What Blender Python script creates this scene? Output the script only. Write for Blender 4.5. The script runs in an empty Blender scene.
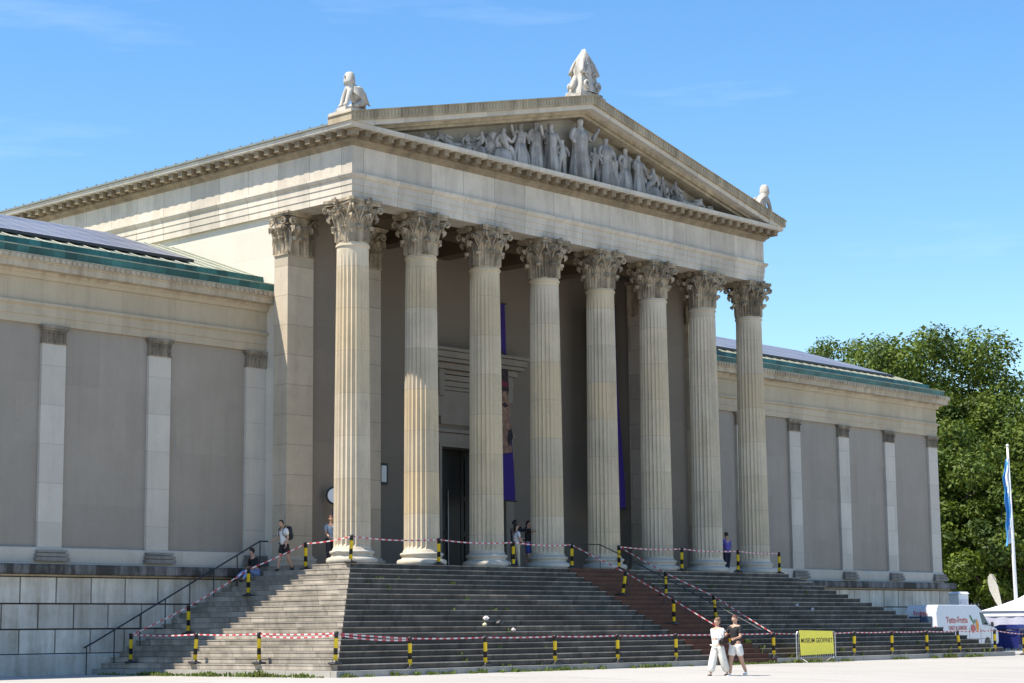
import bpy, bmesh, math, random
from mathutils import Vector, Matrix
random.seed(7)
rnd = random.Random(11)
scene = bpy.context.scene
col = bpy.data.collections.new('scene_objects'); scene.collection.children.link(col)
PI = math.pi
S = 3.3                      # column spacing
L = 7 * S                    # first to last column axis
ZA = 12.42                   # underside of architrave
NECK = 10.93
GROUND = -3.5
RISE, RUN, NST = 0.175, 6.7 / 19, 20
SUN = Vector((-0.57, 0.27, 1.0)).normalized()

# ------------------------------------------------------------------ helpers
def link(o, parent=None):
    col.objects.link(o)
    if parent is not None: o.parent = parent
    return o

def tag(o, label=None, cat=None, group=None, kind=None):
    if label: o['label'] = label
    if cat: o['category'] = cat
    if group: o['group'] = group
    if kind: o['kind'] = kind
    return o

def empty(name, loc=(0, 0, 0), rz=0):
    o = bpy.data.objects.new(name, None); o.location = loc; o.rotation_euler = (0, 0, rz)
    o.empty_display_size = .3
    return link(o)

def copy_tree(o, parent=None):
    c = o.copy(); col.objects.link(c); c.parent = parent
    for ch in list(o.children): copy_tree(ch, c)
    return c

class MB:
    """collects shapes; build() links them as one mesh object"""
    def __init__(s): s.v = []; s.f = []; s.m = []; s.cur = 0; s.sm = []; s.smooth = False
    def add(s, vs, fs):
        n = len(s.v); s.v += [tuple(v) for v in vs]
        for f in fs: s.f.append([n + i for i in f]); s.m.append(s.cur); s.sm.append(s.smooth)
    def box(s, x0, x1, y0, y1, z0, z1):
        s.add([(x0,y0,z0),(x1,y0,z0),(x1,y1,z0),(x0,y1,z0),(x0,y0,z1),(x1,y0,z1),(x1,y1,z1),(x0,y1,z1)],
              [(0,3,2,1),(4,5,6,7),(0,1,5,4),(1,2,6,5),(2,3,7,6),(3,0,4,7)])
    def obox(s, c, ax, ay, az, hx, hy, hz):
        c = Vector(c); ax, ay, az = Vector(ax), Vector(ay), Vector(az); vs = []
        for k in (-1, 1):
            for (i, j) in ((-1,-1),(1,-1),(1,1),(-1,1)): vs.append(c + ax*hx*i + ay*hy*j + az*hz*k)
        s.add(vs, [(0,3,2,1),(4,5,6,7),(0,1,5,4),(1,2,6,5),(2,3,7,6),(3,0,4,7)])
    def lathe(s, prof, n=32, c=(0,0,0), cap=True, sx=1, sy=1):
        vs = []; fs = []
        for r, z in prof:
            for i in range(n):
                a = 2*PI*i/n; vs.append((c[0]+r*sx*math.cos(a), c[1]+r*sy*math.sin(a), c[2]+z))
        for k in range(len(prof)-1):
            for i in range(n):
                j = (i+1) % n; fs.append((k*n+i, k*n+j, (k+1)*n+j, (k+1)*n+i))
        if cap: fs.append(tuple(range(n-1, -1, -1))); fs.append(tuple((len(prof)-1)*n+i for i in range(n)))
        s.add(vs, fs)
    def tube(s, pts, r, n=8, cap=True):
        pts = [Vector(p) for p in pts]; rs = r if isinstance(r, (list, tuple)) else [r]*len(pts)
        vs = []; fs = []; ref = None
        for i, p in enumerate(pts):
            d = (pts[min(i+1, len(pts)-1)] - pts[max(i-1, 0)])
            if d.length < 1e-9: d = Vector((0,0,1))
            d.normalize()
            if ref is None: ref = Vector((0,0,1)) if abs(d.z) < .9 else Vector((1,0,0))
            a = d.cross(ref); 
            if a.length < 1e-4: a = d.cross(Vector((0,1,0)))
            a.normalize(); b = d.cross(a).normalized(); ref = a.cross(d)
            for k in range(n):
                t = 2*PI*k/n; vs.append(p + (a*math.cos(t) + b*math.sin(t))*rs[i])
        for i in range(len(pts)-1):
            for k in range(n):
                j = (k+1) % n; fs.append((i*n+k, i*n+j, (i+1)*n+j, (i+1)*n+k))
        if cap: fs.append(tuple(range(n-1, -1, -1))); fs.append(tuple((len(pts)-1)*n+i for i in range(n)))
        s.add(vs, fs)
    def sweep(s, prof, path, closed=True):
        """prof: list of (o,z); path(o) gives the xy path for an offset o"""
        rows = [[(x, y, z) for (x, y) in path(o)] for (o, z) in prof]
        m = len(rows[0]); n = len(rows); vs = [v for r in rows for v in r]; fs = []
        for i in range(n if closed else n-1):
            j = (i+1) % n
            for k in range(m-1): fs.append((i*m+k, i*m+k+1, j*m+k+1, j*m+k))
        if closed:
            fs.append(tuple(i*m for i in range(n))); fs.append(tuple(i*m+m-1 for i in reversed(range(n))))
        s.add(vs, fs)
    def prism(s, poly, axis, a, b):
        """poly of 2d points extruded along axis 'x','y' or 'z' from a to b"""
        def P(u, v, w):
            return {'x': (w, u, v), 'y': (u, w, v), 'z': (u, v, w)}[axis]
        n = len(poly); vs = [P(u, v, a) for u, v in poly] + [P(u, v, b) for u, v in poly]
        fs = [tuple(range(n)), tuple(range(2*n-1, n-1, -1))]
        for i in range(n): j = (i+1) % n; fs.append((i, j, n+j, n+i))
        s.add(vs, fs)
    def mesh(s, me2, M=Matrix()):
        s.add([M @ v.co for v in me2.vertices], [tuple(p.vertices) for p in me2.polygons])
    def build(s, name, mat, parent=None, recalc=True):
        me = bpy.data.meshes.new(name); me.from_pydata(s.v, [], s.f)
        mats = mat if isinstance(mat, (list, tuple)) else [mat]
        for m in mats: me.materials.append(m)
        me.polygons.foreach_set('material_index', s.m)
        me.polygons.foreach_set('use_smooth', s.sm)
        if recalc:
            bm = bmesh.new(); bm.from_mesh(me); bmesh.ops.recalc_face_normals(bm, faces=bm.faces); bm.to_mesh(me); bm.free()
        me.update()
        return link(bpy.data.objects.new(name, me), parent)

def skin_mesh(nodes, edges, sub=1, root=0):
    """continuous surface grown on a skeleton of (position, radius)"""
    me = bpy.data.meshes.new('tmp'); bm = bmesh.new(); lay = bm.verts.layers.skin.verify()
    vs = [bm.verts.new(p) for p, r in nodes]; bm.verts.ensure_lookup_table()
    for v, (p, r) in zip(vs, nodes):
        v[lay].radius = (r, r) if not isinstance(r, tuple) else r
    vs[root][lay].use_root = True
    for a, b in edges: bm.edges.new((vs[a], vs[b]))
    bm.to_mesh(me); bm.free()
    o = bpy.data.objects.new('tmp', me); scene.collection.objects.link(o)
    m = o.modifiers.new('s', 'SKIN'); m.use_smooth_shade = True; m.branch_smoothing = .3
    if sub: q = o.modifiers.new('b', 'SUBSURF'); q.levels = sub; q.render_levels = sub
    dg = bpy.context.evaluated_depsgraph_get(); dg.update()
    out = bpy.data.meshes.new_from_object(o.evaluated_get(dg))
    bpy.data.objects.remove(o); bpy.data.meshes.remove(me)
    return out

def text_mesh(body, size, extrude=.004, bold=0.0):
    cu = bpy.data.curves.new('t', 'FONT'); cu.body = body; cu.size = size; cu.extrude = extrude; cu.align_x = 'CENTER'; cu.align_y = 'CENTER'; cu.offset = bold
    o = bpy.data.objects.new('t', cu); scene.collection.objects.link(o)
    dg = bpy.context.evaluated_depsgraph_get(); dg.update()
    me = bpy.data.meshes.new_from_object(o.evaluated_get(dg))
    bpy.data.objects.remove(o); bpy.data.curves.remove(cu)
    return me

# ------------------------------------------------------------------ materials
class NT:
    def __init__(s, name):
        s.mat = bpy.data.materials.new(name); s.mat.use_nodes = True; s.t = s.mat.node_tree
        s.p = s.t.nodes['Principled BSDF']; s.out = s.t.nodes['Material Output']
        s.tc = s.t.nodes.new('ShaderNodeTexCoord')
    def n(s, typ, **kw):
        o = s.t.nodes.new(typ)
        for k, v in kw.items():
            if k.startswith('i_'): o.inputs[k[2:].replace('_', ' ')].default_value = v
            else: setattr(o, k, v)
        return o
    def l(s, a, b): s.t.links.new(a, b)
    def math(s, op, a, b=None, c=None):
        m = s.n('ShaderNodeMath', operation=op)
        for i, x in enumerate((a, b, c)):
            if x is None: continue
            if isinstance(x, (int, float)): m.inputs[i].default_value = x
            else: s.l(x, m.inputs[i])
        return m.outputs[0]
    def mix(s, fac, a, b, mode='MIX'):
        m = s.n('ShaderNodeMix', data_type='RGBA', blend_type=mode)
        for sock, x in ((m.inputs['Factor'], fac), (m.inputs['A'], a), (m.inputs['B'], b)):
            if isinstance(x, (int, float)): sock.default_value = x
            elif isinstance(x, tuple): sock.default_value = x if len(x) == 4 else (*x, 1)
            else: s.l(x, sock)
        return m.outputs['Result']
    def noise(s, scale, vec=None, detail=4, rough=.6, map3=None):
        v = vec if vec is not None else s.tc.outputs['Object']
        if map3:
            mp = s.n('ShaderNodeMapping'); mp.inputs['Scale'].default_value = map3; s.l(v, mp.inputs['Vector']); v = mp.outputs[0]
        n = s.n('ShaderNodeTexNoise'); n.inputs['Scale'].default_value = scale; n.inputs['Detail'].default_value = detail; n.inputs['Roughness'].default_value = rough
        s.l(v, n.inputs['Vector']); return n.outputs['Fac']
    def ramp(s, f, lo, hi, a=0., b=1.):
        m = s.n('ShaderNodeMapRange'); m.inputs['From Min'].default_value = lo; m.inputs['From Max'].default_value = hi
        m.inputs['To Min'].default_value = a; m.inputs['To Max'].default_value = b; s.l(f, m.inputs['Value']); return m.outputs[0]

def plain(name, c, rough=.6, metal=0., var=.12, scale=6.):
    t = NT(name); f = t.noise(scale); k = t.ramp(f, .3, .7, 1-var, 1+var)
    m = t.n('ShaderNodeVectorMath', operation='SCALE'); m.inputs[0].default_value = c; t.l(k, m.inputs['Scale'])
    t.l(m.outputs[0], t.p.inputs['Base Color']); t.p.inputs['Roughness'].default_value = rough; t.p.inputs['Metallic'].default_value = metal
    return t.mat

def stone(name, c, var=.12, w=1.65, h=.0, joint=0., dirt=(.16,.14,.11), dirtamt=.5, dlo=.52, dhi=.75, warm=None, warmamt=0., rough=.85, drum=False, bump=.25, stagger=True, jw=.012, fy=None, mul=.85, island=False):
    c = tuple(q*mul for q in c)
    """weathered block stone: tone per block, thin joints, vertical dirt streaks"""
    t = NT(name)
    oi = t.n('ShaderNodeObjectInfo')
    off = t.n('ShaderNodeCombineXYZ'); t.l(t.math('MULTIPLY', oi.outputs['Random'], 37.), off.inputs[0]); t.l(t.math('MULTIPLY', oi.outputs['Random'], 91.), off.inputs[1])
    add = t.n('ShaderNodeVectorMath', operation='ADD'); t.l(t.tc.outputs['Object'], add.inputs[0])
    if drum: t.l(off.outputs[0], add.inputs[1])
    V = add.outputs[0]
    sp = t.n('ShaderNodeSeparateXYZ'); t.l(t.tc.outputs['Object'], sp.inputs[0])
    z = sp.outputs['Z']
    if drum:
        zz = t.math('ADD', z, t.math('MULTIPLY', oi.outputs['Random'], 3.)); row = t.math('FLOOR', t.math('DIVIDE', zz, h)); u = None
        fz = t.math('FRACT', t.math('DIVIDE', zz, h)); cell = t.math('ADD', row, t.math('MULTIPLY', oi.outputs['Random'], 100.)); fu = None
    else:
        if fy is None: u = t.math('ADD', sp.outputs['X'], sp.outputs['Y'])
        else:
            fr_ = t.math('LESS_THAN', sp.outputs['Y'], fy)
            u = t.math('ADD', t.math('MULTIPLY', fr_, sp.outputs['X']), t.math('MULTIPLY', t.math('SUBTRACT', 1., fr_), sp.outputs['Y']))
        if h: row = t.math('FLOOR', t.math('DIVIDE', z, h)); fz = t.math('FRACT', t.math('DIVIDE', z, h))
        else: row = None; fz = None
        us = t.math('DIVIDE', u, w)
        if row and stagger: us = t.math('ADD', us, t.math('MULTIPLY', row, .5))
        cu = t.math('FLOOR', us); fu = t.math('FRACT', us)
        cell = t.math('ADD', cu, t.math('MULTIPLY', row, 17.31)) if row else cu
    if island:
        ge = t.n('ShaderNodeNewGeometry'); cell = t.math('MULTIPLY', ge.outputs['Random Per Island'], 50.)
    wn = t.n('ShaderNodeTexWhiteNoise', noise_dimensions='1D'); t.l(cell, wn.inputs['W'])
    base = t.mix(t.ramp(t.noise(.9, V), .35, .65), tuple(x*(1-var*.5) for x in c), tuple(min(1, x*(1+var*.5)) for x in c))
    k = t.ramp(wn.outputs['Value'], 0, 1, 1-var, 1+var*.7)
    m = t.n('ShaderNodeVectorMath', operation='SCALE'); t.l(base, m.inputs[0]); t.l(k, m.inputs['Scale']); base = m.outputs[0]
    if warm:
        wc = t.n('ShaderNodeTexWhiteNoise', noise_dimensions='1D'); t.l(t.math('ADD', cell, 5.5), wc.inputs['W'])
        base = t.mix(t.math('MULTIPLY', t.ramp(wc.outputs['Value'], .3, .9), warmamt), base, warm)
    fine = t.noise(14., V, 5, .7)
    base = t.mix(t.ramp(fine, .35, .75, 0, .22), base, tuple(x*.55 for x in c))
    streak = t.noise(1.2, V, 6, .65, map3=(2.2, 2.2, .22)); blot = t.noise(.7, V, 5, .7)
    d = t.math('MULTIPLY', t.ramp(t.math('MULTIPLY_ADD', blot, .45, t.math('MULTIPLY', streak, .6)), dlo, dhi), dirtamt)
    base = t.mix(d, base, dirt)
    if joint:
        js = []
        if fu: js.append(t.math('LESS_THAN', fu, jw/w*2))
        if fz: js.append(t.math('LESS_THAN', fz, jw/h*2))
        j = js[0] if len(js) == 1 else t.math('MAXIMUM', js[0], js[1])
        base = t.mix(t.math('MULTIPLY', j, joint), base, tuple(x*.25 for x in c))
    t.l(base, t.p.inputs['Base Color']); t.p.inputs['Roughness'].default_value = rough
    t.p.inputs['Specular IOR Level'].default_value = .25
    b = t.n('ShaderNodeBump'); b.inputs['Strength'].default_value = bump; b.inputs['Distance'].default_value = .02
    t.l(t.noise(9., V, 6, .7), b.inputs['Height']); t.l(b.outputs[0], t.p.inputs['Normal'])
    return t.mat

M = {}
M['entab'] = stone('entablature_limestone', (.66,.59,.485), var=.15, fy=-.47, joint=.6, dirt=(.30,.26,.21), dirtamt=.65, dlo=.49, dhi=.72)
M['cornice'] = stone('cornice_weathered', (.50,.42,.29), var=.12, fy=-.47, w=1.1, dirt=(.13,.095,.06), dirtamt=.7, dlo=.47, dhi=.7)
M['corona'] = stone('corona_limestone', (.66,.60,.50), var=.14, fy=-.8, w=1.4, joint=.4, dirt=(.3,.25,.18), dirtamt=.5)
M['shaft'] = stone('column_shaft_stone', (.72,.62,.47), var=.13, h=1.45, drum=True, joint=.35, warm=(.62,.49,.30), warmamt=.7, dirt=(.30,.26,.18), dirtamt=.55, dlo=.50, dhi=.70, jw=.008)
M['base'] = stone('column_base_stone', (.60,.555,.47), var=.1, w=9, dirt=(.2,.18,.14), dirtamt=.5)
M['wcap'] = stone('wing_capital_stone', (.40,.34,.26), var=.1, w=9, dirt=(.12,.10,.08), dirtamt=.8, dlo=.42, dhi=.60)
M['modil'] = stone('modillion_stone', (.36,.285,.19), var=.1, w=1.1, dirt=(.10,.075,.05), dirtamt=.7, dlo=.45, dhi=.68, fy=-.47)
M['wbase'] = stone('wing_base_stone', (.34,.33,.31), var=.1, w=9, dirt=(.1,.09,.08), dirtamt=.6, dlo=.42, dhi=.62)
M['capital'] = stone('capital_stone', (.62,.51,.36), var=.15, w=9, dirt=(.09,.07,.048), dirtamt=.85, dlo=.43, dhi=.60, bump=.5)
M['pier'] = stone('pier_stone', (.56,.475,.36), var=.15, w=9, h=1.05, joint=.45, warm=(.5,.42,.3), warmamt=.3, dirt=(.25,.2,.15), dirtamt=.4)
M['flank'] = stone('flank_limestone', (.70,.65,.55), var=.04, w=2.2, h=1.0, joint=.12, dirt=(.4,.36,.28), dirtamt=.25)
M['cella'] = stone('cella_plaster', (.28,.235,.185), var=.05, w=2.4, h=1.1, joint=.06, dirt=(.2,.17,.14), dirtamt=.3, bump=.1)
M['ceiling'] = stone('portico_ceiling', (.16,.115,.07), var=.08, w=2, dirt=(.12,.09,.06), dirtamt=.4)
M['plaster'] = stone('wing_grey_plaster', (.385,.34,.285), var=.06, w=2.1, h=1.9, dirt=(.22,.19,.16), dirtamt=.4, dlo=.45, dhi=.74, bump=.1)
M['pil'] = stone('wing_pilaster_stone', (.64,.59,.51), var=.10, w=9, h=1.25, joint=.3, dirt=(.3,.29,.26), dirtamt=.4)
M['wentab'] = stone('wing_entablature_stone', (.56,.475,.345), var=.1, fy=4.3, w=2.2, joint=.2, dirt=(.28,.22,.15), dirtamt=.55)
M['wcornice'] = stone('wing_cornice_stone', (.58,.50,.37), var=.12, fy=4.3, w=1.5, joint=.3, dirt=(.2,.13,.08), dirtamt=.6, dlo=.48, dhi=.66)
M['ledge'] = stone('wing_ledge_stone', (.30,.29,.28), var=.1, w=1.6, joint=.3, dirt=(.05,.045,.04), dirtamt=.95, dlo=.40, dhi=.56)
M['rust'] = stone('rusticated_block_stone', (.74,.69,.60), var=.16, island=True, w=9, dirt=(.24,.19,.13), dirtamt=.6, dlo=.46, dhi=.66)
M['joint'] = plain('block_joint', (.05,.045,.04), .9)
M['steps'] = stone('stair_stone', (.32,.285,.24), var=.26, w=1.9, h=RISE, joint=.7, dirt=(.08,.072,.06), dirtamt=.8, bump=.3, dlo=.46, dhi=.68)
def worn(mat):  # pale worn step edges, plus painted shade on front risers, sunlight on side risers
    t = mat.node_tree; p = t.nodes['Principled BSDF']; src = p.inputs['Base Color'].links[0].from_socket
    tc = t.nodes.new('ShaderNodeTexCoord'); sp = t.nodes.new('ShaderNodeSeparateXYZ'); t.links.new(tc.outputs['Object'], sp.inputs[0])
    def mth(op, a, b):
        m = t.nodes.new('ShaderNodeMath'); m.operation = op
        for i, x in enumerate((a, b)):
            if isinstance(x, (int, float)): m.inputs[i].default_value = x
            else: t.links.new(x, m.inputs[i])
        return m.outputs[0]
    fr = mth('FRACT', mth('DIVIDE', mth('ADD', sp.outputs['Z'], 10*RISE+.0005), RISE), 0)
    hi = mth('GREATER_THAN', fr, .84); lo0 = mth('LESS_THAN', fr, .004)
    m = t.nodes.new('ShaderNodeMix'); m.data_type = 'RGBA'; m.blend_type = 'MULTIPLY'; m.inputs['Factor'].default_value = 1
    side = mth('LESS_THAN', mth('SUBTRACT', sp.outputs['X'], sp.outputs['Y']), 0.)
    low = mth('ADD', .42, mth('MULTIPLY', side, 1.12))  # riser tone: shade painted into the front flight, sunlit brightness into the side
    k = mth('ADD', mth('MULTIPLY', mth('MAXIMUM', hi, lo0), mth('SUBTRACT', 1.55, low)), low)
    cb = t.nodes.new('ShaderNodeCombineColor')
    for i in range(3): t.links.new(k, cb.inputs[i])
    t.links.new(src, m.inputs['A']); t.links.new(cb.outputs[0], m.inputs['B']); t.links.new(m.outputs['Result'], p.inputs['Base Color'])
worn(M['steps'])  # worn edges, plus painted shade on front risers and sunlight on side risers
M['stepbase'] = stone('stair_foot_stone', (.42,.40,.36), var=.15, w=1.9, joint=.7, dirt=(.16,.15,.12), dirtamt=.5)
M['statue'] = stone('statue_marble', (.64,.60,.53), var=.08, w=9, dirt=(.16,.14,.12), dirtamt=.8, dlo=.47, dhi=.64)
M['relief'] = stone('relief_marble', (.60,.565,.52), var=.08, w=9, dirt=(.08,.07,.06), dirtamt=.85, dlo=.43, dhi=.62, drum=False)
M['tymp'] = stone('tympanum_wall_stone', (.46,.42,.35), var=.06, w=1.6, dirt=(.14,.11,.08), dirtamt=.6)
M['copper'] = stone('green_copper', (.07,.22,.19), var=.2, w=.9, joint=.5, dirt=(.02,.06,.06), dirtamt=.6, rough=.5)
M['copper_pale'] = stone('pale_green_copper', (.40,.41,.32), var=.15, w=.6, joint=.6, dirt=(.12,.2,.17), dirtamt=.5, rough=.6)
M['copper_dark'] = stone('dark_copper', (.045,.16,.145), var=.4, w=.45, joint=.3, dirt=(.01,.03,.03), dirtamt=.6, rough=.4)
M['gutter'] = plain('roof_edge_metal', (.20,.21,.18), .5, .3)
M['iron'] = plain('dark_iron', (.05,.055,.06), .5, .6)
M['steel'] = plain('pale_galvanised_steel', (.42,.43,.44), .4, .7)
M['black'] = plain('black_plastic', (.018,.018,.02), .5)
M['yellow'] = plain('yellow_paint', (.75,.55,.02), .5)
M['red'] = plain('tape_red', (.50,.05,.07), .5)
M['white'] = plain('white_paint', (.78,.78,.77), .5, var=.04)
M['tapewhite'] = plain('tape_white', (.62,.55,.54), .5)
M['glass'] = plain('dark_glass', (.02,.025,.03), .12)
M['door'] = plain('dark_bronze_door', (.008,.007,.006), .45)
M['blue_bin'] = plain('dark_blue_plastic', (.012,.018,.13), .45)
M['tent'] = plain('white_tent_cloth', (.78,.78,.80), .8, var=.03)
M['bark'] = plain('bark', (.09,.07,.05), .9, var=.4)
M['purple'] = plain('violet_banner_cloth', (.038,.014,.18), .8, var=.1)
M['solar'] = None

def solar_mat():
    t = NT('solar_glass'); sp = t.n('ShaderNodeSeparateXYZ'); t.l(t.tc.outputs['Object'], sp.inputs[0])
    fx = t.math('FRACT', t.math('DIVIDE', sp.outputs['X'], .82)); fy = t.math('FRACT', t.math('DIVIDE', sp.outputs['Y'], 1.3))
    g = t.math('MAXIMUM', t.math('LESS_THAN', fx, .07), t.math('LESS_THAN', fy, .06))
    c = t.mix(t.ramp(t.noise(.5), .35, .65), (.13,.145,.19), (.19,.20,.235))
    c = t.mix(g, c, (.35,.33,.32)); t.l(c, t.p.inputs['Base Color']); t.p.inputs['Roughness'].default_value = .45
    return t.mat
M['solar'] = solar_mat()

def carpet_mat():
    t = NT('red_brown_carpet'); c = t.mix(t.ramp(t.noise(1.3, detail=6), .35, .7), (.16,.07,.04), (.09,.045,.03))
    c = t.mix(t.ramp(t.noise(30., detail=2), .4, .7, 0, .4), c, (.04,.014,.012))
    t.l(c, t.p.inputs['Base Color']); t.p.inputs['Roughness'].default_value = .95
    return t.mat
M['carpet'] = carpet_mat()

def plaza_mat():
    t = NT('pale_gravel'); f = t.noise(.15, detail=6); g = t.noise(9., detail=6, rough=.8)
    c = t.mix(t.ramp(f, .3, .7), (.47,.45,.415), (.40,.38,.345)); c = t.mix(t.ramp(g, .3, .8, 0, .5), c, (.22,.205,.18))
    c = t.mix(t.ramp(t.noise(.6, detail=3, map3=(1, .25, 1)), .55, .7, 0, .5), c, (.28,.265,.24))
    t.l(c, t.p.inputs['Base Color']); t.p.inputs['Roughness'].default_value = .95
    b = t.n('ShaderNodeBump'); b.inputs['Strength'].default_value = .3; t.l(g, b.inputs['Height']); t.l(b.outputs[0], t.p.inputs['Normal'])
    return t.mat
M['plaza'] = plaza_mat()

def leaf_mat(name, c1, c2, c3, trans=.22):
    t = NT(name); ge = t.n('ShaderNodeNewGeometry'); r = ge.outputs['Random Per Island']
    c = t.mix(t.ramp(r, 0, 1), c1, c2); c = t.mix(t.ramp(t.noise(.5, detail=3), .38, .62), c, c3)
    t.l(c, t.p.inputs['Base Color']); t.p.inputs['Roughness'].default_value = .55; t.p.inputs['Specular IOR Level'].default_value = .3
    tr = t.n('ShaderNodeBsdfTranslucent'); t.l(t.mix(.5, c, (.20,.26,.03)), tr.inputs['Color'])
    mx = t.n('ShaderNodeMixShader'); mx.inputs[0].default_value = trans
    t.l(t.p.outputs[0], mx.inputs[1]); t.l(tr.outputs[0], mx.inputs[2]); t.l(mx.outputs[0], t.out.inputs['Surface'])
    return t.mat
M['leaf'] = leaf_mat('broad_leaf', (.09,.14,.014), (.17,.22,.022), (.035,.065,.010))
M['leaf2'] = leaf_mat('lighter_leaf', (.09,.14,.016), (.15,.19,.022), (.06,.10,.012))
M['leaf3'] = leaf_mat('dark_leaf', (.03,.055,.012), (.05,.085,.02), (.025,.045,.01))
M['weed'] = leaf_mat('weed_leaf', (.07,.12,.02), (.13,.18,.035), (.11,.13,.03), .3)

# ------------------------------------------------------------------ camera, world, sun
CP = Vector((-45.087, -48.7112, -2.2337)); YAW, PITCH, ROLL = math.radians(47.48959), math.radians(8.37293), math.radians(-.5525)
FPX = 1960.2
f_ = Vector((math.sin(YAW)*math.cos(PITCH), math.cos(YAW)*math.cos(PITCH), math.sin(PITCH)))
r0 = Vector((math.cos(YAW), -math.sin(YAW), 0)); u0 = r0.cross(f_)
r_ = r0*math.cos(ROLL) + u0*math.sin(ROLL); u_ = u0*math.cos(ROLL) - r0*math.sin(ROLL)
cam = bpy.data.cameras.new('camera'); co = bpy.data.objects.new('camera', cam); scene.collection.objects.link(co)
mw = Matrix((( r_.x, u_.x, -f_.x, CP.x), (r_.y, u_.y, -f_.y, CP.y), (r_.z, u_.z, -f_.z, CP.z), (0,0,0,1)))
co.matrix_world = mw; cam.sensor_width = 36; cam.lens = 36*FPX/1024; cam.clip_end = 6000; cam.clip_start = .5
scene.camera = co

w = bpy.data.worlds.new('World'); scene.world = w; w.use_nodes = True; nt = w.node_tree
bg = nt.nodes['Background']; sky = nt.nodes.new('ShaderNodeTexSky'); sky.sky_type = 'NISHITA'; sky.sun_disc = False
sky.sun_elevation = math.asin(SUN.z); sky.sun_rotation = math.atan2(SUN.x, SUN.y) % (2*PI)
sky.altitude = 500; sky.air_density = 1.25; sky.dust_density = .15; sky.ozone_density = 3.2
# faint wisps of cirrus over the sky
tc = nt.nodes.new('ShaderNodeTexCoord'); mp = nt.nodes.new('ShaderNodeMapping'); mp.inputs['Scale'].default_value = (2.2, 2.2, 16)
mp.inputs['Rotation'].default_value = (.06, .05, 0)
no = nt.nodes.new('ShaderNodeTexNoise'); no.inputs['Scale'].default_value = 2.6; no.inputs['Detail'].default_value = 7; no.inputs['Roughness'].default_value = .55
mr = nt.nodes.new('ShaderNodeMapRange'); mr.inputs['From Min'].default_value = .60; mr.inputs['From Max'].default_value = .85; mr.inputs['To Max'].default_value = .14
mx = nt.nodes.new('ShaderNodeMix'); mx.data_type = 'RGBA'; mx.inputs['B'].default_value = (7.5, 8.4, 10., 1)
nt.links.new(tc.outputs['Generated'], mp.inputs[0]); nt.links.new(mp.outputs[0], no.inputs['Vector']); nt.links.new(no.outputs['Fac'], mr.inputs['Value'])
nt.links.new(mr.outputs[0], mx.inputs['Factor']); hs = nt.nodes.new('ShaderNodeHueSaturation'); hs.inputs['Saturation'].default_value = 1.27; hs.inputs['Hue'].default_value = .503; nt.links.new(sky.outputs[0], hs.inputs['Color']); nt.links.new(hs.outputs[0], mx.inputs['A']); nt.links.new(mx.outputs['Result'], bg.inputs[0])
bg.inputs[1].default_value = .108
sl = bpy.data.lights.new('sun', 'SUN'); sl.energy = 4.4; sl.angle = math.radians(.53); sl.color = (1, .92, .79)
so = bpy.data.objects.new('sun', sl); scene.collection.objects.link(so); so.rotation_euler = SUN.to_track_quat('Z', 'Y').to_euler(); so.location = (-60, 30, 80)
vs_ = scene.view_settings; vs_.view_transform = 'Standard'; vs_.look = 'None'; vs_.gamma = 1; vs_.exposure = .92

def ray_ground(px, dist):
    """horizontal point 'dist' metres from the camera in the direction of picture column px"""
    d = f_ + r_*(px-512)/FPX + u_*(341.5-600)/FPX; h = math.hypot(d.x, d.y)
    return CP.x + d.x/h*dist, CP.y + d.y/h*dist

def stepz(x, y):
    e = max(-x, x-L, -y)
    if e <= 1: return 0
    k = math.ceil((e-1)/RUN - 1e-6); return GROUND if k >= NST else -RISE*k
def ground_z(y): return GROUND - max(0, -7.9-y)*.02

# ------------------------------------------------------------------ ground
g = MB()
ys = [-1500, -8.2, 1500]; xs = [-1500, 1500]
g.add([(-1500,-1500,ground_z(-1500)+.0),(1500,-1500,ground_z(-1500)),(-1500,-7.9,GROUND),(1500,-7.9,GROUND),(-1500,1500,GROUND),(1500,1500,GROUND)], [(0,1,3,2),(2,3,5,4)])
tag(g.build('plaza', M['plaza'], recalc=False), kind='structure')
g = MB(); g.add([(62,2,GROUND+.004),(400,2,GROUND+.004),(400,400,GROUND+.004),(47.5,400,GROUND+.004),(47.5,24,GROUND+.004),(62,12,GROUND+.004)], [(0,1,2,3,4,5)])
lawn = g.build('lawn', leaf_mat('lawn_grass', (.06,.10,.02), (.07,.12,.02), (.05,.08,.02), 0), recalc=False); tag(lawn, kind='structure')

# ------------------------------------------------------------------ museum
mus = empty('museum_building'); tag(mus, 'pale neoclassical museum with eight fluted columns, sculpted pediment and two windowless wings', 'museum')

def U(yb):
    return lambda o: [(-o, yb), (-o, -o), (L+o, -o), (L+o, yb)]

# --- columns
def fluted_shaft(zb, zt, rb, rt):
    m = MB(); n = 24*6; rows = []
    zs = [zb, zb+.06, zb+.16] + [zb+.16+(zt-.42-zb)*i/9 for i in range(1, 9)] + [zt-.26, zt-.16, zt-.15, zt-.13, zt-.07, zt-.05, zt]
    for q, z in enumerate(zs):
        u = (z-zb)/(zt-zb); R = rb + (rt-rb)*(u**1.35)
        dep = .075 if 2 <= q <= len(zs)-8 else 0
        extra = 0
        if q in (len(zs)-4, len(zs)-3): extra = .04
        if q == 0: extra = .035
        for i in range(n):
            fr = ((i % 6)+.0)/6; a = 2*PI*i/n
            dd = dep*math.sin(PI*fr)**.8 if fr > 0 else 0
            rows.append(((R+extra-dd)*math.cos(a), (R+extra-dd)*math.sin(a), z))
    fs = []
    for k in range(len(zs)-1):
        for i in range(n):
            j = (i+1) % n; fs.append((k*n+i, k*n+j, (k+1)*n+j, (k+1)*n+i))
    m.add(rows, fs); return m

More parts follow.
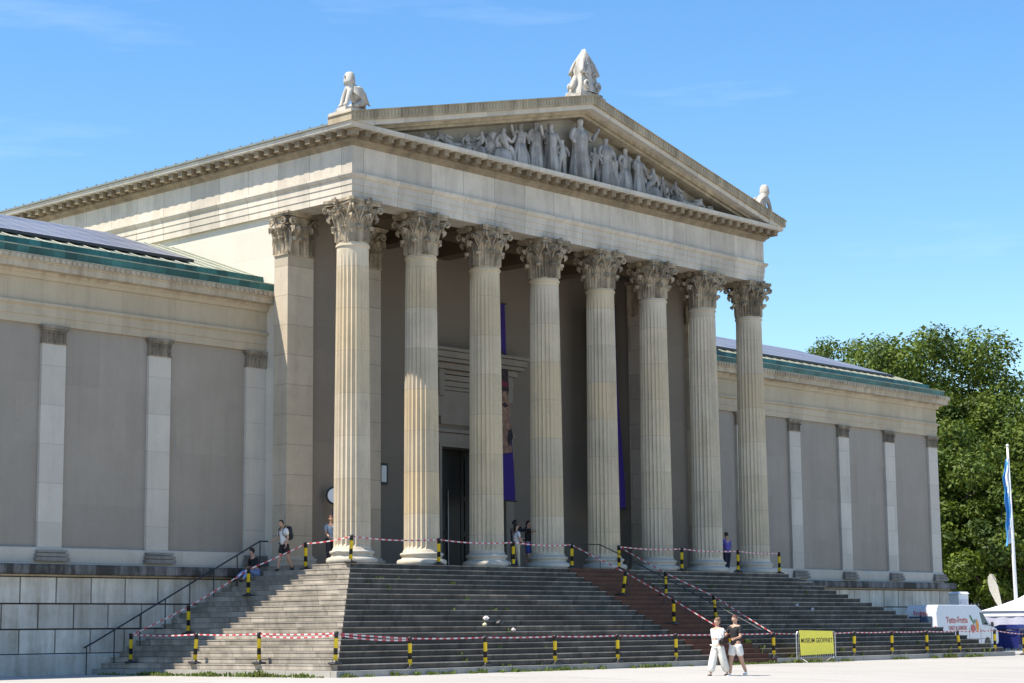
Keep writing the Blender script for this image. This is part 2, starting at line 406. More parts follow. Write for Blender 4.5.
def leaf(m, ang, r0, z0, H, W, out, lobes=4, bell=lambda z: 0):
    """one acanthus leaf, thick, ridged and curled over at its tip"""
    path = [(0,0),(.01,.2),(.02,.42),(.05,.62),(.12,.80),(.36,.95),(.72,1.0),(1.0,.93),(.98,.80)]
    nt_, ns = len(path), 7; F = []; B = []
    ca, sa = math.cos(ang), math.sin(ang)
    for i, (po, pz) in enumerate(path):
        t = i/(nt_-1); wd = W*(.75+.5*math.sin(PI*min(1, t*1.2))*.7)*(1 if t < .6 else 1-(t-.6)*1.5)
        wd *= 1 - .22*(i % 2)
        for k in range(ns):
            s_ = -1 + 2*k/(ns-1)
            ridge = -.05*abs(s_) + .02*math.cos(s_*PI*3)
            zz = z0 + H*pz - (abs(s_)**2)*.07*H*(t > .4)
            rr = r0 + bell(zz) + .035 + out*po + ridge
            tx = s_*wd*.5
            F.append((rr*ca - tx*sa, rr*sa + tx*ca, zz))
            rb = rr-.035
            B.append((rb*ca - tx*sa, rb*sa + tx*ca, zz-.01))
    n = nt_*ns; fs = []
    for i in range(nt_-1):
        for k in range(ns-1):
            a = i*ns+k; fs.append((a, a+1, a+ns+1, a+ns)); fs.append((n+a, n+a+ns, n+a+ns+1, n+a+1))
    for i in range(nt_-1):
        a = i*ns; fs.append((a, a+ns, n+a+ns, n+a)); a = i*ns+ns-1; fs.append((a, n+a, n+a+ns, a+ns))
    a = (nt_-1)*ns
    for k in range(ns-1): fs.append((a+k, a+k+1, n+a+k+1, n+a+k)); fs.append((k, n+k, n+k+1, k+1))
    m.add(F+B, fs)

def capital():
    m = MB(); H = ZA-NECK
    m.lathe([(.55,0),(.56,.5),(.60,.95),(.70,H-.2)], 24)
    bell = lambda z: max(0, (z-.5))*.10
    for i in range(8): leaf(m, 2*PI*i/8 + PI/8, .55, 0.0, .56, .38, .20, bell=bell)
    for i in range(8): leaf(m, 2*PI*i/8, .56, .06, .90, .36, .26, bell=bell)
    for i in range(8): leaf(m, 2*PI*(i+.5)/8, .58, .42, .70, .22, .22, bell=bell)
    # corner volutes and small inner helices
    for q in range(4):
        A = PI/4 + q*PI/2; d = Vector((math.cos(A), math.sin(A), 0)); pt = Vector((-d.y, d.x, 0))
        for sgn in (-1, 1):
            pts = [Vector(d)*.60 + pt*sgn*.20 + Vector((0,0,.72)), Vector(d)*.70 + pt*sgn*.13 + Vector((0,0,.98)), Vector(d)*.86 + pt*sgn*.06 + Vector((0,0,1.17))]
            rr = [.045, .05, .055]
            for k in range(14):
                a = PI*.75 - k*PI*.22; R = .115*(1-k/15)
                c = d*.93 + Vector((0,0,1.145))
                pts.append(c + d*R*math.cos(a) + Vector((0,0,1))*R*math.sin(a) + pt*sgn*(.035+.004*k)); rr.append(.045*(1-k/22))
            m.tube(pts, rr, 6)
        # face middle: two small helices + flower on abacus
        B = q*PI/2; e = Vector((math.cos(B), math.sin(B), 0)); et = Vector((-e.y, e.x, 0))
        for sgn in (-1, 1):
            pts = [e*.64 + et*sgn*.26 + Vector((0,0,.75)), e*.70 + et*sgn*.20 + Vector((0,0,1.0))]
            for k in range(9):
                a = PI*.9 - k*PI*.25; R = .095*(1-k/11)
                pts.append(e*(.75) + et*sgn*(.11 - R*math.cos(a)*1.0) + Vector((0,0,1.10 + R*math.sin(a))))
            m.tube(pts, .032, 6)
        m.lathe([(.02,-.09),(.09,-.06),(.11,0),(.09,.06),(.02,.09)], 8, (e.x*.80, e.y*.80, H-.1))
        for s5 in range(5):
            a = s5*2*PI/5; cc = e*.86 + et*.075*math.cos(a) + Vector((0,0,H-.1+.075*math.sin(a)))
            m.obox(cc, e, et, (0,0,1), .03, .045, .045)
    # abacus with hollow sides
    def ab(hs, diag, z0, z1):
        poly = []
        for q in range(4):
            A = PI/4 + q*PI/2
            c1 = Vector((math.cos(A)*diag, math.sin(A)*diag)); n1 = Vector((-math.sin(A), math.cos(A)))*.07
            A2 = A+PI/2; c2 = Vector((math.cos(A2)*diag, math.sin(A2)*diag)); n2 = Vector((-math.sin(A2), math.cos(A2)))*.07
            p0 = c1+n1; p1 = c2-n2; mid = Vector((math.cos(A+PI/4)*hs, math.sin(A+PI/4)*hs))
            poly.append(tuple(c1-n1))
            for t in [0, .15, .3, .5, .7, .85, 1]:
                b = (p0*(1-t)**2 + (mid*2 - (p0+p1)*.5)*2*t*(1-t) + p1*t*t); poly.append(tuple(b))
        # drop duplicates at the ends
        out = []
        for p in poly:
            if not out or (Vector(p)-Vector(out[-1])).length > 1e-4: out.append(p)
        if (Vector(out[0])-Vector(out[-1])).length < 1e-4: out.pop()
        m.prism(out, 'z', z0, z1)
    ab(.64, .96, H-.20, H-.11); ab(.68, 1.02, H-.108, H-.002)
    return m

shaft = fluted_shaft(.50, NECK, .625, .545).build('column', M['shaft'], mus)
cb = MB(); cb.smooth = True
cb.lathe([(.80,0),(.855,.03),(.875,.11),(.855,.19),(.79,.22),(.72,.235),(.695,.28),(.705,.325),(.74,.345),(.765,.39),(.745,.435),(.69,.452),(.665,.46),(.66,.498)], 40)
cb.build('column_base', M['base'], shaft)
cp_ = capital().build('column_capital', M['capital'], shaft); cp_.location = (0, 0, NECK)
for i in range(1, 8):
    c = copy_tree(shaft, mus); c.location = (i*S, 0, 0)
    c['group'] = 'fluted portico columns'
    c.rotation_euler.z = (i % 4)*PI/2
shaft['group'] = 'fluted portico columns'

# --- entablature
YB = 46
m = MB()   # architrave: three fasciae and a moulded top
m.sweep([(-.52,ZA),(.50,ZA),(.50,12.66),(.525,12.665),(.525,12.90),(.55,12.905),(.55,13.12),(.60,13.15),(.66,13.24),(.66,13.30),(-.52,13.30)], U(YB))
m.build('architrave', M['entab'], mus)
m = MB(); m.sweep([(-.50,13.302),(.52,13.302),(.52,14.26),(-.50,14.26)], U(YB)); m.build('frieze', M['entab'], mus)
m = MB()   # bed moulding, modillion course
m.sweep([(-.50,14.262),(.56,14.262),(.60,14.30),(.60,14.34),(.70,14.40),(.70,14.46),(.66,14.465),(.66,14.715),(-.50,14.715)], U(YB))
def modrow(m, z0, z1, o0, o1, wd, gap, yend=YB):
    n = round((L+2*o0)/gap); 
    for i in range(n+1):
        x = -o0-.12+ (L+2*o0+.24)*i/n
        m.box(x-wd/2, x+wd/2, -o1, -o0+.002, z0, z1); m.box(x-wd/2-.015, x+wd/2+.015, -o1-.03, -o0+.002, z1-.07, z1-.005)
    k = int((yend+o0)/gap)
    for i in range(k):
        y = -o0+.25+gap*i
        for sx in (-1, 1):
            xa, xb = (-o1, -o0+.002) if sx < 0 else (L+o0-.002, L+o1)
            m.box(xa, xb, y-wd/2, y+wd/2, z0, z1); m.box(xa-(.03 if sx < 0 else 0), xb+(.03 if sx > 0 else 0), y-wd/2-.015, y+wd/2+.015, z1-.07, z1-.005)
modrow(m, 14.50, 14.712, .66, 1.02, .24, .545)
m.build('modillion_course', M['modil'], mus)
m = MB(); m.sweep([(-.5,14.718),(1.12,14.718),(1.12,14.75),(1.15,14.755),(1.15,14.89),(-.5,14.89)], U(YB)); m.build('corona', M['corona'], mus)
for sx in (-1, 1):   # roof edge along the flanks, with a row of small snow spikes
    m = MB()
    xo = -1.22 if sx < 0 else L+.9
    m.box(xo, xo+.32, -.045, YB, 14.892, 14.96)
    y = .3
    while y < YB:
        m.box(-1.20 if sx < 0 else L+1.17, -1.17 if sx < 0 else L+1.2, y-.03, y+.03, 14.958, 15.02); y += .62
    m.build('roof_edge', M['gutter'], mus)

# --- pediment
XA, ZP0, ZP1 = L/2, 15.20, 18.28
SL = (ZP1-ZP0)/(XA+1.2)
def topz(x): return ZP1 - SL*abs(x-XA)
def rake(m, x0, dz0, dz1, y0, y1):
    """chevron strip between topz-dz0 (upper) and topz-dz1 (lower), cut level at the cornice top"""
    for sx in (-1, 1):
        X = lambda x: x if sx < 0 else L-x
        zb = 14.895
        up0 = ZP1-SL*(XA-x0)-dz0; lo0 = up0+dz0-dz1
        poly = [(X(XA), ZP1-dz0), (X(XA), ZP1-dz1)]
        if lo0 < zb:
            xc = XA - (ZP1-dz1-zb)/SL; poly += [(X(xc), zb)]
            poly += [(X(x0), zb)]
        else: poly += [(X(x0), lo0)]
        poly += [(X(x0), max(up0, zb+.01))]
        m.prism(poly, 'y', y0, y1)
m = MB(); rake(m, -1.22, .04, .36, -1.24, -.05); rake(m, -1.26, 0, .038, -1.28, -.05)
x = -1.1    # small upright leaves cut into the sima
while x < L+1.1:
    zt = topz(x)-.07
    if abs(x-XA) > .05: m.obox((x, -1.243, zt-.12), (1,0,0), (0,1,0), (0,0,1), .045, .016, .10)
    x += .165
m.build('raking_sima', M['cornice'], mus)
m = MB(); rake(m, -1.12, .362, .54, -1.14, .9); m.build('raking_corona', M['corona'], mus)
m = MB(); rake(m, -.9, .542, .66, -.80, .9); rake(m, -.8, .662, .76, -.66, .9); m.build('raking_bed_mould', M['cornice'], mus)
tp = MB(); tp.prism([(-.4,14.895),(L+.4,14.895),(XA,topz(XA)-.70)], 'y', -.02, .3); tymp = tp.build('tympanum', M['tymp'], mus)
tp = MB(); tp.prism([(.9,14.893),(L-.9,14.893),(L-.9,14.99),(.9,14.99)], 'y', -.75, -.021); tp.build('tympanum_ledge', M['relief'], mus)
# corner blocks carrying the sphinxes, ridge block
for xx in (-1.2, L+.1): m = MB(); m.box(xx, xx+1.1, -1.20, -.06, 14.893, 15.30); m.build('corner_pedestal', M['corona'], mus)
# main roof
m = MB(); th_ = .12
for sx in (-1, 1):
    X = lambda x: x if sx < 0 else L-x
    m.prism([(X(-1.18),14.965),(X(XA),14.965+SL*(XA+1.18)),(X(XA),14.965+SL*(XA+1.18)-th_),(X(-1.0),14.962)], 'y', -.045, YB)
m.build('main_roof', M['copper_pale'], mus)

# --- cella: piers, walls, recess, ceiling
def pilaster(parent, xc, y0, half, dep, z1, hcap, mat, capmat, name='pier', side=False, sx=0):
    m = MB(); m.box(xc-half, xc+half, y0, y0+dep, .36, z1-hcap); p = m.build(name, mat, parent)
    b = MB()
    for (o, a, c) in ((.14,0,.13),(.09,.132,.2),(.12,.202,.28),(.05,.282,.358)): b.box(xc-half-o, xc+half+o, y0-o, y0+dep-.01, a, c)
    b.build(name+'_base', M['base'], p)
    k = MB(); k.box(xc-half-.02, xc+half+.02, y0-.02, y0+dep, z1-hcap+.002, z1-.15)
    k.box(xc-half-.16, xc+half+.16, y0-.16, y0+dep, z1-.148, z1-.08); k.box(xc-half-.20, xc+half+.20, y0-.20, y0+dep, z1-.078, z1-.002)
    H = hcap
    k.box(xc-half-.05, xc+half+.05, y0-.05, y0+dep, z1-hcap-.04, z1-hcap+.03)
    def flat_leaf(c, out, tan, z0, h, wdt, cur):
        mm = MB(); leaf(mm, 0, 0, 0, h, wdt, cur)
        c = Vector(c); out = Vector(out); tan = Vector(tan)
        k.add([c + out*v[0] + tan*v[1] + Vector((0,0,z0+v[2])) for v in mm.v], mm.f)
    faces = [((xc, y0-.01), (0,-1,0), (1,0,0), half*2)]
    if side: faces.append(((xc+sx*(half+.01), y0+dep/2), (sx,0,0), (0,1,0), dep))
    for (cx, cy), out, tan, wid in faces:
        n = max(2, round(wid/.34)); cz = z1-hcap
        for i in range(n):
            q = (i+.5)/n*wid - wid/2
            flat_leaf((cx+tan[0]*q, cy+tan[1]*q, 0), out, tan, cz+.02, H*.40, wid/n*1.05, H*.13)
        for i in range(n+1):
            q = i/n*wid - wid/2
            if abs(q) > wid/2-.02: q *= .94
            flat_leaf((cx+tan[0]*q, cy+tan[1]*q, 0), out, tan, cz+.05, H*.64, wid/n*.95, H*.17)
        for sgn in (-1, 1):
            o3, t3 = Vector(out), Vector(tan); c3 = Vector((cx, cy, 0)) + t3*sgn*(wid/2-.06) + o3*(.08+.1*H/1.5); pts = []
            R0 = H*.095
            pts.append(Vector((cx,cy,0)) + t3*sgn*wid*.12 + Vector((0,0,z1-H*.5)) + o3*.04)
            pts.append(Vector((cx,cy,0)) + t3*sgn*wid*.30 + Vector((0,0,z1-H*.25)) + o3*.08)
            for j in range(11):
                a = PI*.6 - j*PI*.25; R = R0*(1-j/13); pts.append(c3 + t3*sgn*R*math.cos(a) + Vector((0,0,z1-H*.24+R*math.sin(a))))
            k.tube(pts, H*.03, 6)
    k.build(name+'_capital', capmat, p)
    return p
for xc, sd in ((0,-1),(S,0),(L-S,0),(L,1)):
    p = pilaster(mus, xc-.06*sd, 2.75, .60 if sd else .65, .72, ZA, ZA-NECK, M['pier'], M['capital'], side=sd != 0, sx=sd)
    p['group'] = 'piers behind the front columns'
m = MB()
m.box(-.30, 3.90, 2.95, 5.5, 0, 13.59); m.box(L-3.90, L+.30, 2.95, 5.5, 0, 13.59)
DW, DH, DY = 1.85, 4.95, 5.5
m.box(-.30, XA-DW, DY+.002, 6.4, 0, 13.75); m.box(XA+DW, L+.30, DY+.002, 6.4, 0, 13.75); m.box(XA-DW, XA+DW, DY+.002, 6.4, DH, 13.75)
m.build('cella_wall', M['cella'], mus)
# flank walls above and behind the wings
m = MB(); m.box(-.36, .6, 3.48, YB, 0, ZA-.001); m.box(L-.6, L+.36, 3.48, YB, 0, ZA-.001); m.box(-.36, L+.36, YB-.5, YB+.01, 0, 13.2)
m.build('flank_wall', M['flank'], mus)
# door surround and leaves
m = MB()
m.box(XA-DW-.55, XA-DW, DY-.12, DY, 0, DH+.55); m.box(XA+DW, XA+DW+.55, DY-.12, DY, 0, DH+.55); m.box(XA-DW+.001, XA+DW-.001, DY-.12, DY, DH+.002, DH+.55)
m.box(XA-DW-.12, XA-DW, DY-.2, DY-.121, 0, DH+.12); m.box(XA+DW, XA+DW+.12, DY-.2, DY-.121, 0, DH+.12); m.box(XA-DW, XA+DW, DY-.2, DY-.121, DH, DH+.12)
m.box(XA-DW-.6, XA+DW+.6, DY-.20, DY, DH+.58, DH+.72)
m.box(XA-1.8, XA+1.8, DY-.1, DY, DH+.9, DH+2.25)
for a, b, o in ((2.27,2.40,.14),(2.42,2.62,.2),(2.64,2.84,.3),(2.9,3.05,.2),(3.07,3.3,.42),(3.32,3.46,.62),(3.48,3.72,.70),(3.74,3.86,.78)):
    m.box(XA-1.95-o, XA+1.95+o, DY-o, DY, DH+a, DH+b)
for sx in (-1, 1):
    xx = XA+sx*1.98; m.box(xx-.16, xx+.16, DY-.35, DY, DH+2.0, DH+3.05); m.box(xx-.13, xx+.13, DY-.24, DY, DH+1.2, DH+1.998)
surround = m.build('door_surround', stone('door_frame_stone', (.36,.31,.25), var=.08, w=9, dirt=(.15,.12,.09), dirtamt=.5), mus)
m = MB(); 
for sx in (-1, 1):
    a, b = (XA-DW+.02, XA-.03) if sx < 0 else (XA+.03, XA+DW-.02)
    m.box(a, b, 6.1, 6.2, 0, DH)
    for z0, z1 in ((.3,1.5),(1.7,2.9),(3.1,4.6)): m.box(a+.2, b-.2, 6.06, 6.099, z0, z1)
dr = m.build('door', M['door'], mus)
h = MB(); h.box(XA-.83, XA-.80, 5.98, 6.05, .3, 3.3); h.build('door_handle', M['steel'], dr)
# portico ceiling with beams
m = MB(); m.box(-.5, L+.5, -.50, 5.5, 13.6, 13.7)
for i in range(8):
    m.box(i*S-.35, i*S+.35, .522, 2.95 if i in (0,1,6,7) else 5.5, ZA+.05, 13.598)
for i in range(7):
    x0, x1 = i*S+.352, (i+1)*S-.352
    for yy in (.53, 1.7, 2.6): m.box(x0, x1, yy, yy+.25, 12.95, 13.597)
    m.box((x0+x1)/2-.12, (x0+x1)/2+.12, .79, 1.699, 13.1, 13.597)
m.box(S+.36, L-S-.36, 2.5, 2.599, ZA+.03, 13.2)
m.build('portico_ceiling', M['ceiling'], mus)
# small framed notice and round sign on the portico wall
m = MB(); m.box(6.42, 6.86, 5.40, 5.50, 3.30, 4.12); nb = m.build('notice_board', M['iron'], mus)
m = MB(); m.box(6.51, 6.77, 5.39, 5.399, 3.40, 4.02); m.build('notice_sheet', M['white'], nb)

# --- wings
WY = 4.07
def wing(x0, x1, inner):
    """x0<x1; inner = -1 if the portico lies on the left side of this wing"""
    xo = x0 if inner > 0 else x1          # outer end
    ins = x1 if inner > 0 else x0
    def path(o):
        if inner > 0: return [(x0-o, 20+o), (x0-o, WY-o), (x1, WY-o)]
        return [(x0, WY-o), (x1+o, WY-o), (x1+o, 20+o)]
    m = MB(); m.box(x0, x1, WY+.12, 19.8, .48, 7.6); m.build('wing_wall', M['plaster'], mus)
    m = MB(); m.sweep([(-.4,-.05),(.06,-.05),(.06,.46),(.02,.49),(-.4,.49)], path); m.build('wing_plinth', M['pil'], mus)
    m = MB(); m.sweep([(-.4,-.428),(.26,-.428),(.26,-.375),(-.4,-.375)], path); m.build('ledge_band', M['wcornice'], mus)
    m = MB(); m.sweep([(-.4,-.37),(.40,-.37),(.47,-.365),(.50,-.33),(.50,-.10),(.46,-.055),(-.4,-.055)], path); m.build('wing_ledge', M['ledge'], mus)
    # rusticated basement: dark joint core with blocks proud of it
    m = MB(); m.sweep([(-.4,-3.52),(.16,-3.52),(.16,-.43),(-.4,-.43)], path); core = m.build('basement_wall', M['joint'], mus)
    m = MB(); rows = [(-2.84,-2.07),(-2.07,-1.28),(-1.28,-.44)]
    for ri, (za, zb) in enumerate(rows):
        x = x0 - (ri % 2)*.65
        while x < x1+.2:
            a, b = max(x, x0-.2), min(x+1.32, x1+.2)
            if b-a > .1: m.box(a+.026, b-.026, WY-.21, WY-.10, za+.026, zb-.026)
            x += 1.32
        y = WY
        while y < 19 and True:
            xx = x0-.2 if inner > 0 else x1+.1
            m.box(xx, xx+.1, y+.015, y+1.3, za+.018, zb-.018); y += 1.32
    bl = m.build('rusticated_block', M['rust'], core)
    m = MB(); m.sweep([(-.4,-3.53),(.30,-3.53),(.30,-2.90),(.24,-2.845),(-.4,-2.845)], path); m.build('basement_foot', M['rust'], mus)
    # entablature
    m = MB(); m.sweep([(-.5,7.56),(0,7.56),(0,7.82),(.03,7.825),(.03,8.10),(.12,8.16),(.12,8.24),(0,8.25),(0,8.98),(.08,9.0),(.14,9.1),(.14,9.14),(-.5,9.14)], path); m.build('wing_entablature', M['wentab'], mus)
    m = MB(); m.sweep([(-.5,9.142),(.14,9.142),(.18,9.19),(.18,9.225),(.48,9.23),(.48,9.42),(.52,9.44),(.52,9.47),(.56,9.48),(.56,9.62),(-.5,9.62)], path)
    u = x0
    while u < x1:    # small carved leaf row on the gutter face
        m.box(u+.03, u+.14, WY-.60, WY-.558, 9.485, 9.605); u += .21
    m.build('wing_cornice', M['wcornice'], mus)
    # copper gutter, step and roof
    m = MB(); m.sweep([(-.5,9.622),(.57,9.622),(.58,9.66),(-.5,9.66)], path); m.build('gutter_lip', M['copper_pale'], mus)
    m = MB(); m.sweep([(-.6,9.662),(.34,9.662),(.36,9.93),(-.6,9.93)], path); m.build('gutter_band', M['copper_dark'], mus)
    m = MB(); m.sweep([(-.7,9.932),(.38,9.932),(.38,9.97),(-.15,10.03),(-.7,10.03)], path); m.build('gutter_top', M['copper_pale'], mus)
    m = MB(); m.sweep([(-.8,10.02),(-.18,10.02),(-.22,10.30),(-.8,10.30)], path); m.build('upper_gutter_band', M['copper_dark'], mus)
    # hipped roof
    yA, yR, zA, zR = WY+.23, 9.2, 10.28, 12.02; k = (yR-yA)
    if inner > 0: a0, a1, r0_, r1_ = x0+.2, ins+.34, x0+.2+k, ins+.34
    else: a0, a1, r0_, r1_ = ins-.34, x1-.2, ins-.34, x1-.2-k
    y2 = 19.6
    vs = [(a0,yA,zA),(a1,yA,zA),(r1_,yR,zR),(r0_,yR,zR),(a0,y2,zA),(a1,y2,zA),(r1_,y2-k,zR),(r0_,y2-k,zR)]
    fs = [(0,1,2,3),(3,2,6,7),(7,6,5,4),(0,3,7,4),(1,5,6,2),(0,4,5,1)]
    m = MB(); m.add(vs, fs)
    n = int((a1-a0)/.62)
    for i in range(1, n):       # standing seams
        x = a0+(a1-a0)*i/n
        t = 1.0
        if inner < 0 and x > r1_: t = (a1-x)/k
        if inner > 0 and x < r0_: t = (x-a0)/k
        p, q = Vector((x,yA,zA+.02)), Vector((x,yA+k*t,zA+(zR-zA)*t+.02))
        m.tube([p, q], .025, 4)
    roof = m.build('wing_roof', M['copper_pale'], mus)
    # solar panels along the slope
    m = MB(); sl_ = (zR-zA)/k
    ya, yb = 5.0, 9.15
    if inner > 0: xa, xb, xc_, xd = x0+2.6, -2.95, x0+4.6, -3.6
    else: xa, xb, xc_, xd = L+2.95, x1-2.6, L+3.6, x1-5.2
    def zz(y, o): return zA + (y-yA)*sl_ + o
    for o0, o1 in ((.06,.16),):
        vs = []
        for o in (o0, o1):
            vs += [(xa,ya,zz(ya,o)),(xb,ya,zz(ya,o)),(xd,yb,zz(yb,o)),(xc_,yb,zz(yb,o))]
        m.add(vs, [(0,3,2,1),(4,5,6,7),(0,1,5,4),(1,2,6,5),(2,3,7,6),(3,0,4,7)])
    sp_ = m.build('solar_panels', M['solar'], roof)
    m = MB(); m.obox(((xa+xb)/2, ya-.03, zz(ya,.10)), (1,0,0), (0,1,0), (0,0,1), (xb-xa)/2, .025, .05); m.build('panel_rail', M['iron'], roof)
def wing_pil(xc):
    m = MB(); m.box(xc-.45, xc+.45, WY, WY+.119, .40, 6.98); p = m.build('wing_pilaster', M['pil'], mus); p['group'] = 'flat pilasters of the wings'
    b = MB()
    for (o, a, c) in ((.17,.05,.17),(.09,.172,.20),(.15,.202,.29),(.06,.292,.33),(.11,.332,.398)): b.box(xc-.45-o, xc+.45+o, WY-.06-o, WY+.118, a, c)
    b.build('wing_pilaster_base', M['wbase'], p)
    k = MB(); k.box(xc-.45, xc+.45, WY-.005, WY+.12, 6.982, 7.40); k.box(xc-.48, xc+.48, WY-.03, WY+.12, 6.96, 7.01)
    for i in range(5):
        mm = MB(); leaf(mm, 0, 0, 0, .34, .19, .07); q = -.36+.18*i
        k.add([(xc+q+v[1], WY-.01-v[0], 7.02+v[2]) for v in mm.v], mm.f)
    k.box(xc-.50, xc+.50, WY-.05, WY+.119, 7.402, 7.46); k.box(xc-.54, xc+.54, WY-.09, WY+.119, 7.462, 7.555)
    k.build('wing_pilaster_capital', M['wcap'], p)
for i in range(6): wing_pil(-.80-4.2*i); wing_pil(L+.80+4.2*i)
wing(-22.25, -.36, 1); wing(L+.36, L+22.25, -1)

# --- tympanum figures: each a continuous carved body
def relief(kind, x, H, flip=1, arm=0):
    y0, z0 = (-.42 if H > 1.2 else -.36) + .1*math.sin(x*7), 14.99
    N = []; E_ = []
    s = H/1.8
    if kind in ('stand', 'stride', 'robed'):
        st = .16 if kind != 'stride' else .34
        N = [((0,0,.95),.17),((0,0,1.25),.19),((0,0,1.45),.14),((0,0,1.58),.07),((0,-.02,1.68),.115),((0,-.02,1.78),.09),
             ((.14,0,.85),.13),((st*.8,0,.45),.10),((st,0,.04),.08),((-.14,0,.85),.13),((-st*1.1,0,.45),.10),((-st*1.3,0,.04),.08),
             ((.24,0,1.42),.09),((.36,-.06,1.15),.07),((.28+arm*.3,-.16,1.0+arm*.6),.05),((-.24,0,1.42),.09),((-.38,-.05,1.17),.07),((-.30,-.16,.98),.05)]
        E_ = [(0,1),(1,2),(2,3),(3,4),(4,5),(0,6),(6,7),(7,8),(0,9),(9,10),(10,11),(2,12),(12,13),(13,14),(2,15),(15,16),(16,17)]
    elif kind == 'seated':
        N = [((0,0,.55),.20),((-.03,0,.85),.19),((-.02,0,1.05),.14),((0,-.02,1.18),.07),((.03,-.03,1.28),.115),((.03,-.03,1.38),.08),
             ((.35,-.08,.60),.13),((.45,-.08,.30),.10),((.55,-.08,.04),.08),((.28,.06,.60),.13),((.30,.05,.30),.1),((.25,.04,.04),.08),
             ((.18,-.04,1.0),.09),((.38,-.10,.82),.07),((.55,-.12,.88+arm*.3),.05),((-.20,0,1.0),.09),((-.33,0,.75),.07),((-.25,0,.5),.05)]
        E_ = [(0,1),(1,2),(2,3),(3,4),(4,5),(0,6),(6,7),(7,8),(0,9),(9,10),(10,11),(2,12),(12,13),(13,14),(2,15),(15,16),(16,17)]; s = H/1.42
    else:
        N = [((0,0,.18),.17),((-.30,0,.32),.18),((-.46,0,.46),.13),((-.54,-.02,.57),.07),((-.60,-.02,.66),.11),((.3,-.04,.20),.13),((.62,-.04,.28),.10),((.98,-.04,.08),.07),
             ((-.62,-.05,.36),.08),((-.78,-.05,.14),.06),((-.25,-.12,.5),.07),((.05,-.14,.42),.05),((.35,.05,.14),.11),((.85,.05,.06),.08)]
        E_ = [(0,1),(1,2),(2,3),(3,4),(0,5),(5,6),(6,7),(2,8),(8,9),(2,10),(10,11),(0,12),(12,13)]; s = H/.74
    me = skin_mesh(N, E_, 1)
    mb = MB(); mb.smooth = True
    T = Matrix.Translation((x, y0, z0)) @ Matrix.Scale(flip*1.18, 4, (1,0,0)) @ Matrix.Scale(s, 4)
    mb.mesh(me, T)
    if kind in ('robed', 'stride'):      # folded robe, cross-section rippled
        rr = random.Random(int(x*100)); ph = rr.random()*6
        prof = [(.30,.02),(.27,.3),(.24,.6),(.20,.95)] + ([(.23,1.2),(.22,1.4)] if kind == 'robed' else [])
        vs = []; n = 28
        for r, z in prof:
            for i in range(n):
                a = 2*PI*i/n; q = r*(1+.16*math.sin(a*9+ph+z)*(1.3-z*.5)); vs.append(T @ Vector((q*math.cos(a)*1.1, q*math.sin(a)*.75, z)))
        fs = [(k*n+i, k*n+(i+1) % n, (k+1)*n+(i+1) % n, (k+1)*n+i) for k in range(len(prof)-1) for i in range(n)]
        fs += [tuple(range(n)), tuple((len(prof)-1)*n+i for i in range(n))]
        mb.add(vs, fs)
    elif kind in ('seated', 'recline'):
        vs = []; n = 20; base = (0,0,0)
        for r, z in ((.34,.0),(.33,.2),(.28,.42),(.16,.52)):
            for i in range(n):
                a = 2*PI*i/n; q = r*(1+.12*math.sin(a*8+x)); vs.append(T @ Vector((q*math.cos(a)*(1.2 if kind == 'seated' else 1.0), q*math.sin(a)*.7, z*(1 if kind == 'seated' else .45))))
        mb.add(vs, [(k*n+i, k*n+(i+1) % n, (k+1)*n+(i+1) % n, (k+1)*n+i) for k in range(3) for i in range(n)] + [tuple(3*n+i for i in range(n))])
    o = mb.build('relief_figure', M['relief'], tymp); o['group'] = 'carved figures in the pediment'
    bpy.data.meshes.remove(me)
figs = [('recline',4.3,.62,1,0),('seated',6.0,1.0,-1,0),('seated',7.15,1.35,1,1),('stride',8.25,1.72,-1,1),('robed',9.15,1.95,1,0),('robed',9.85,2.0,-1,1),('stand',10.45,1.45,1,0),
        ('robed',11.5,2.48,1,1),('stand',12.35,1.5,-1,0),('robed',13.1,2.0,1,0),('robed',13.75,1.55,-1,0),('stride',14.45,1.85,1,1),('robed',15.1,1.65,-1,0),('seated',16.1,1.3,-1,1),('stand',16.75,1.05,1,0),('seated',17.6,1.0,1,0),('recline',18.9,.62,-1,0),('recline',5.0+.1,.5,-1,0)]
figs += [('recline',6.6,.5,1,0),('seated',15.55,1.3,1,0),('seated',17.1,.85,-1,0),('seated',18.2,.75,-1,1),('seated',5.2,.78,1,1),('recline',19.9,.45,-1,0),('recline',3.4,.40,1,0),('stand',16.45,1.1,1,0)]
for a in figs: relief(*a)
m = MB(); m.lathe([(.02,-.06),(.42,-.04),(.50,0),(.42,.04),(.02,.06)], 24)
sh = m.build('relief_shield', M['relief'], tymp); sh.rotation_euler = (PI/2, 0, 0); sh.location = (6.85, -.36, 15.6)

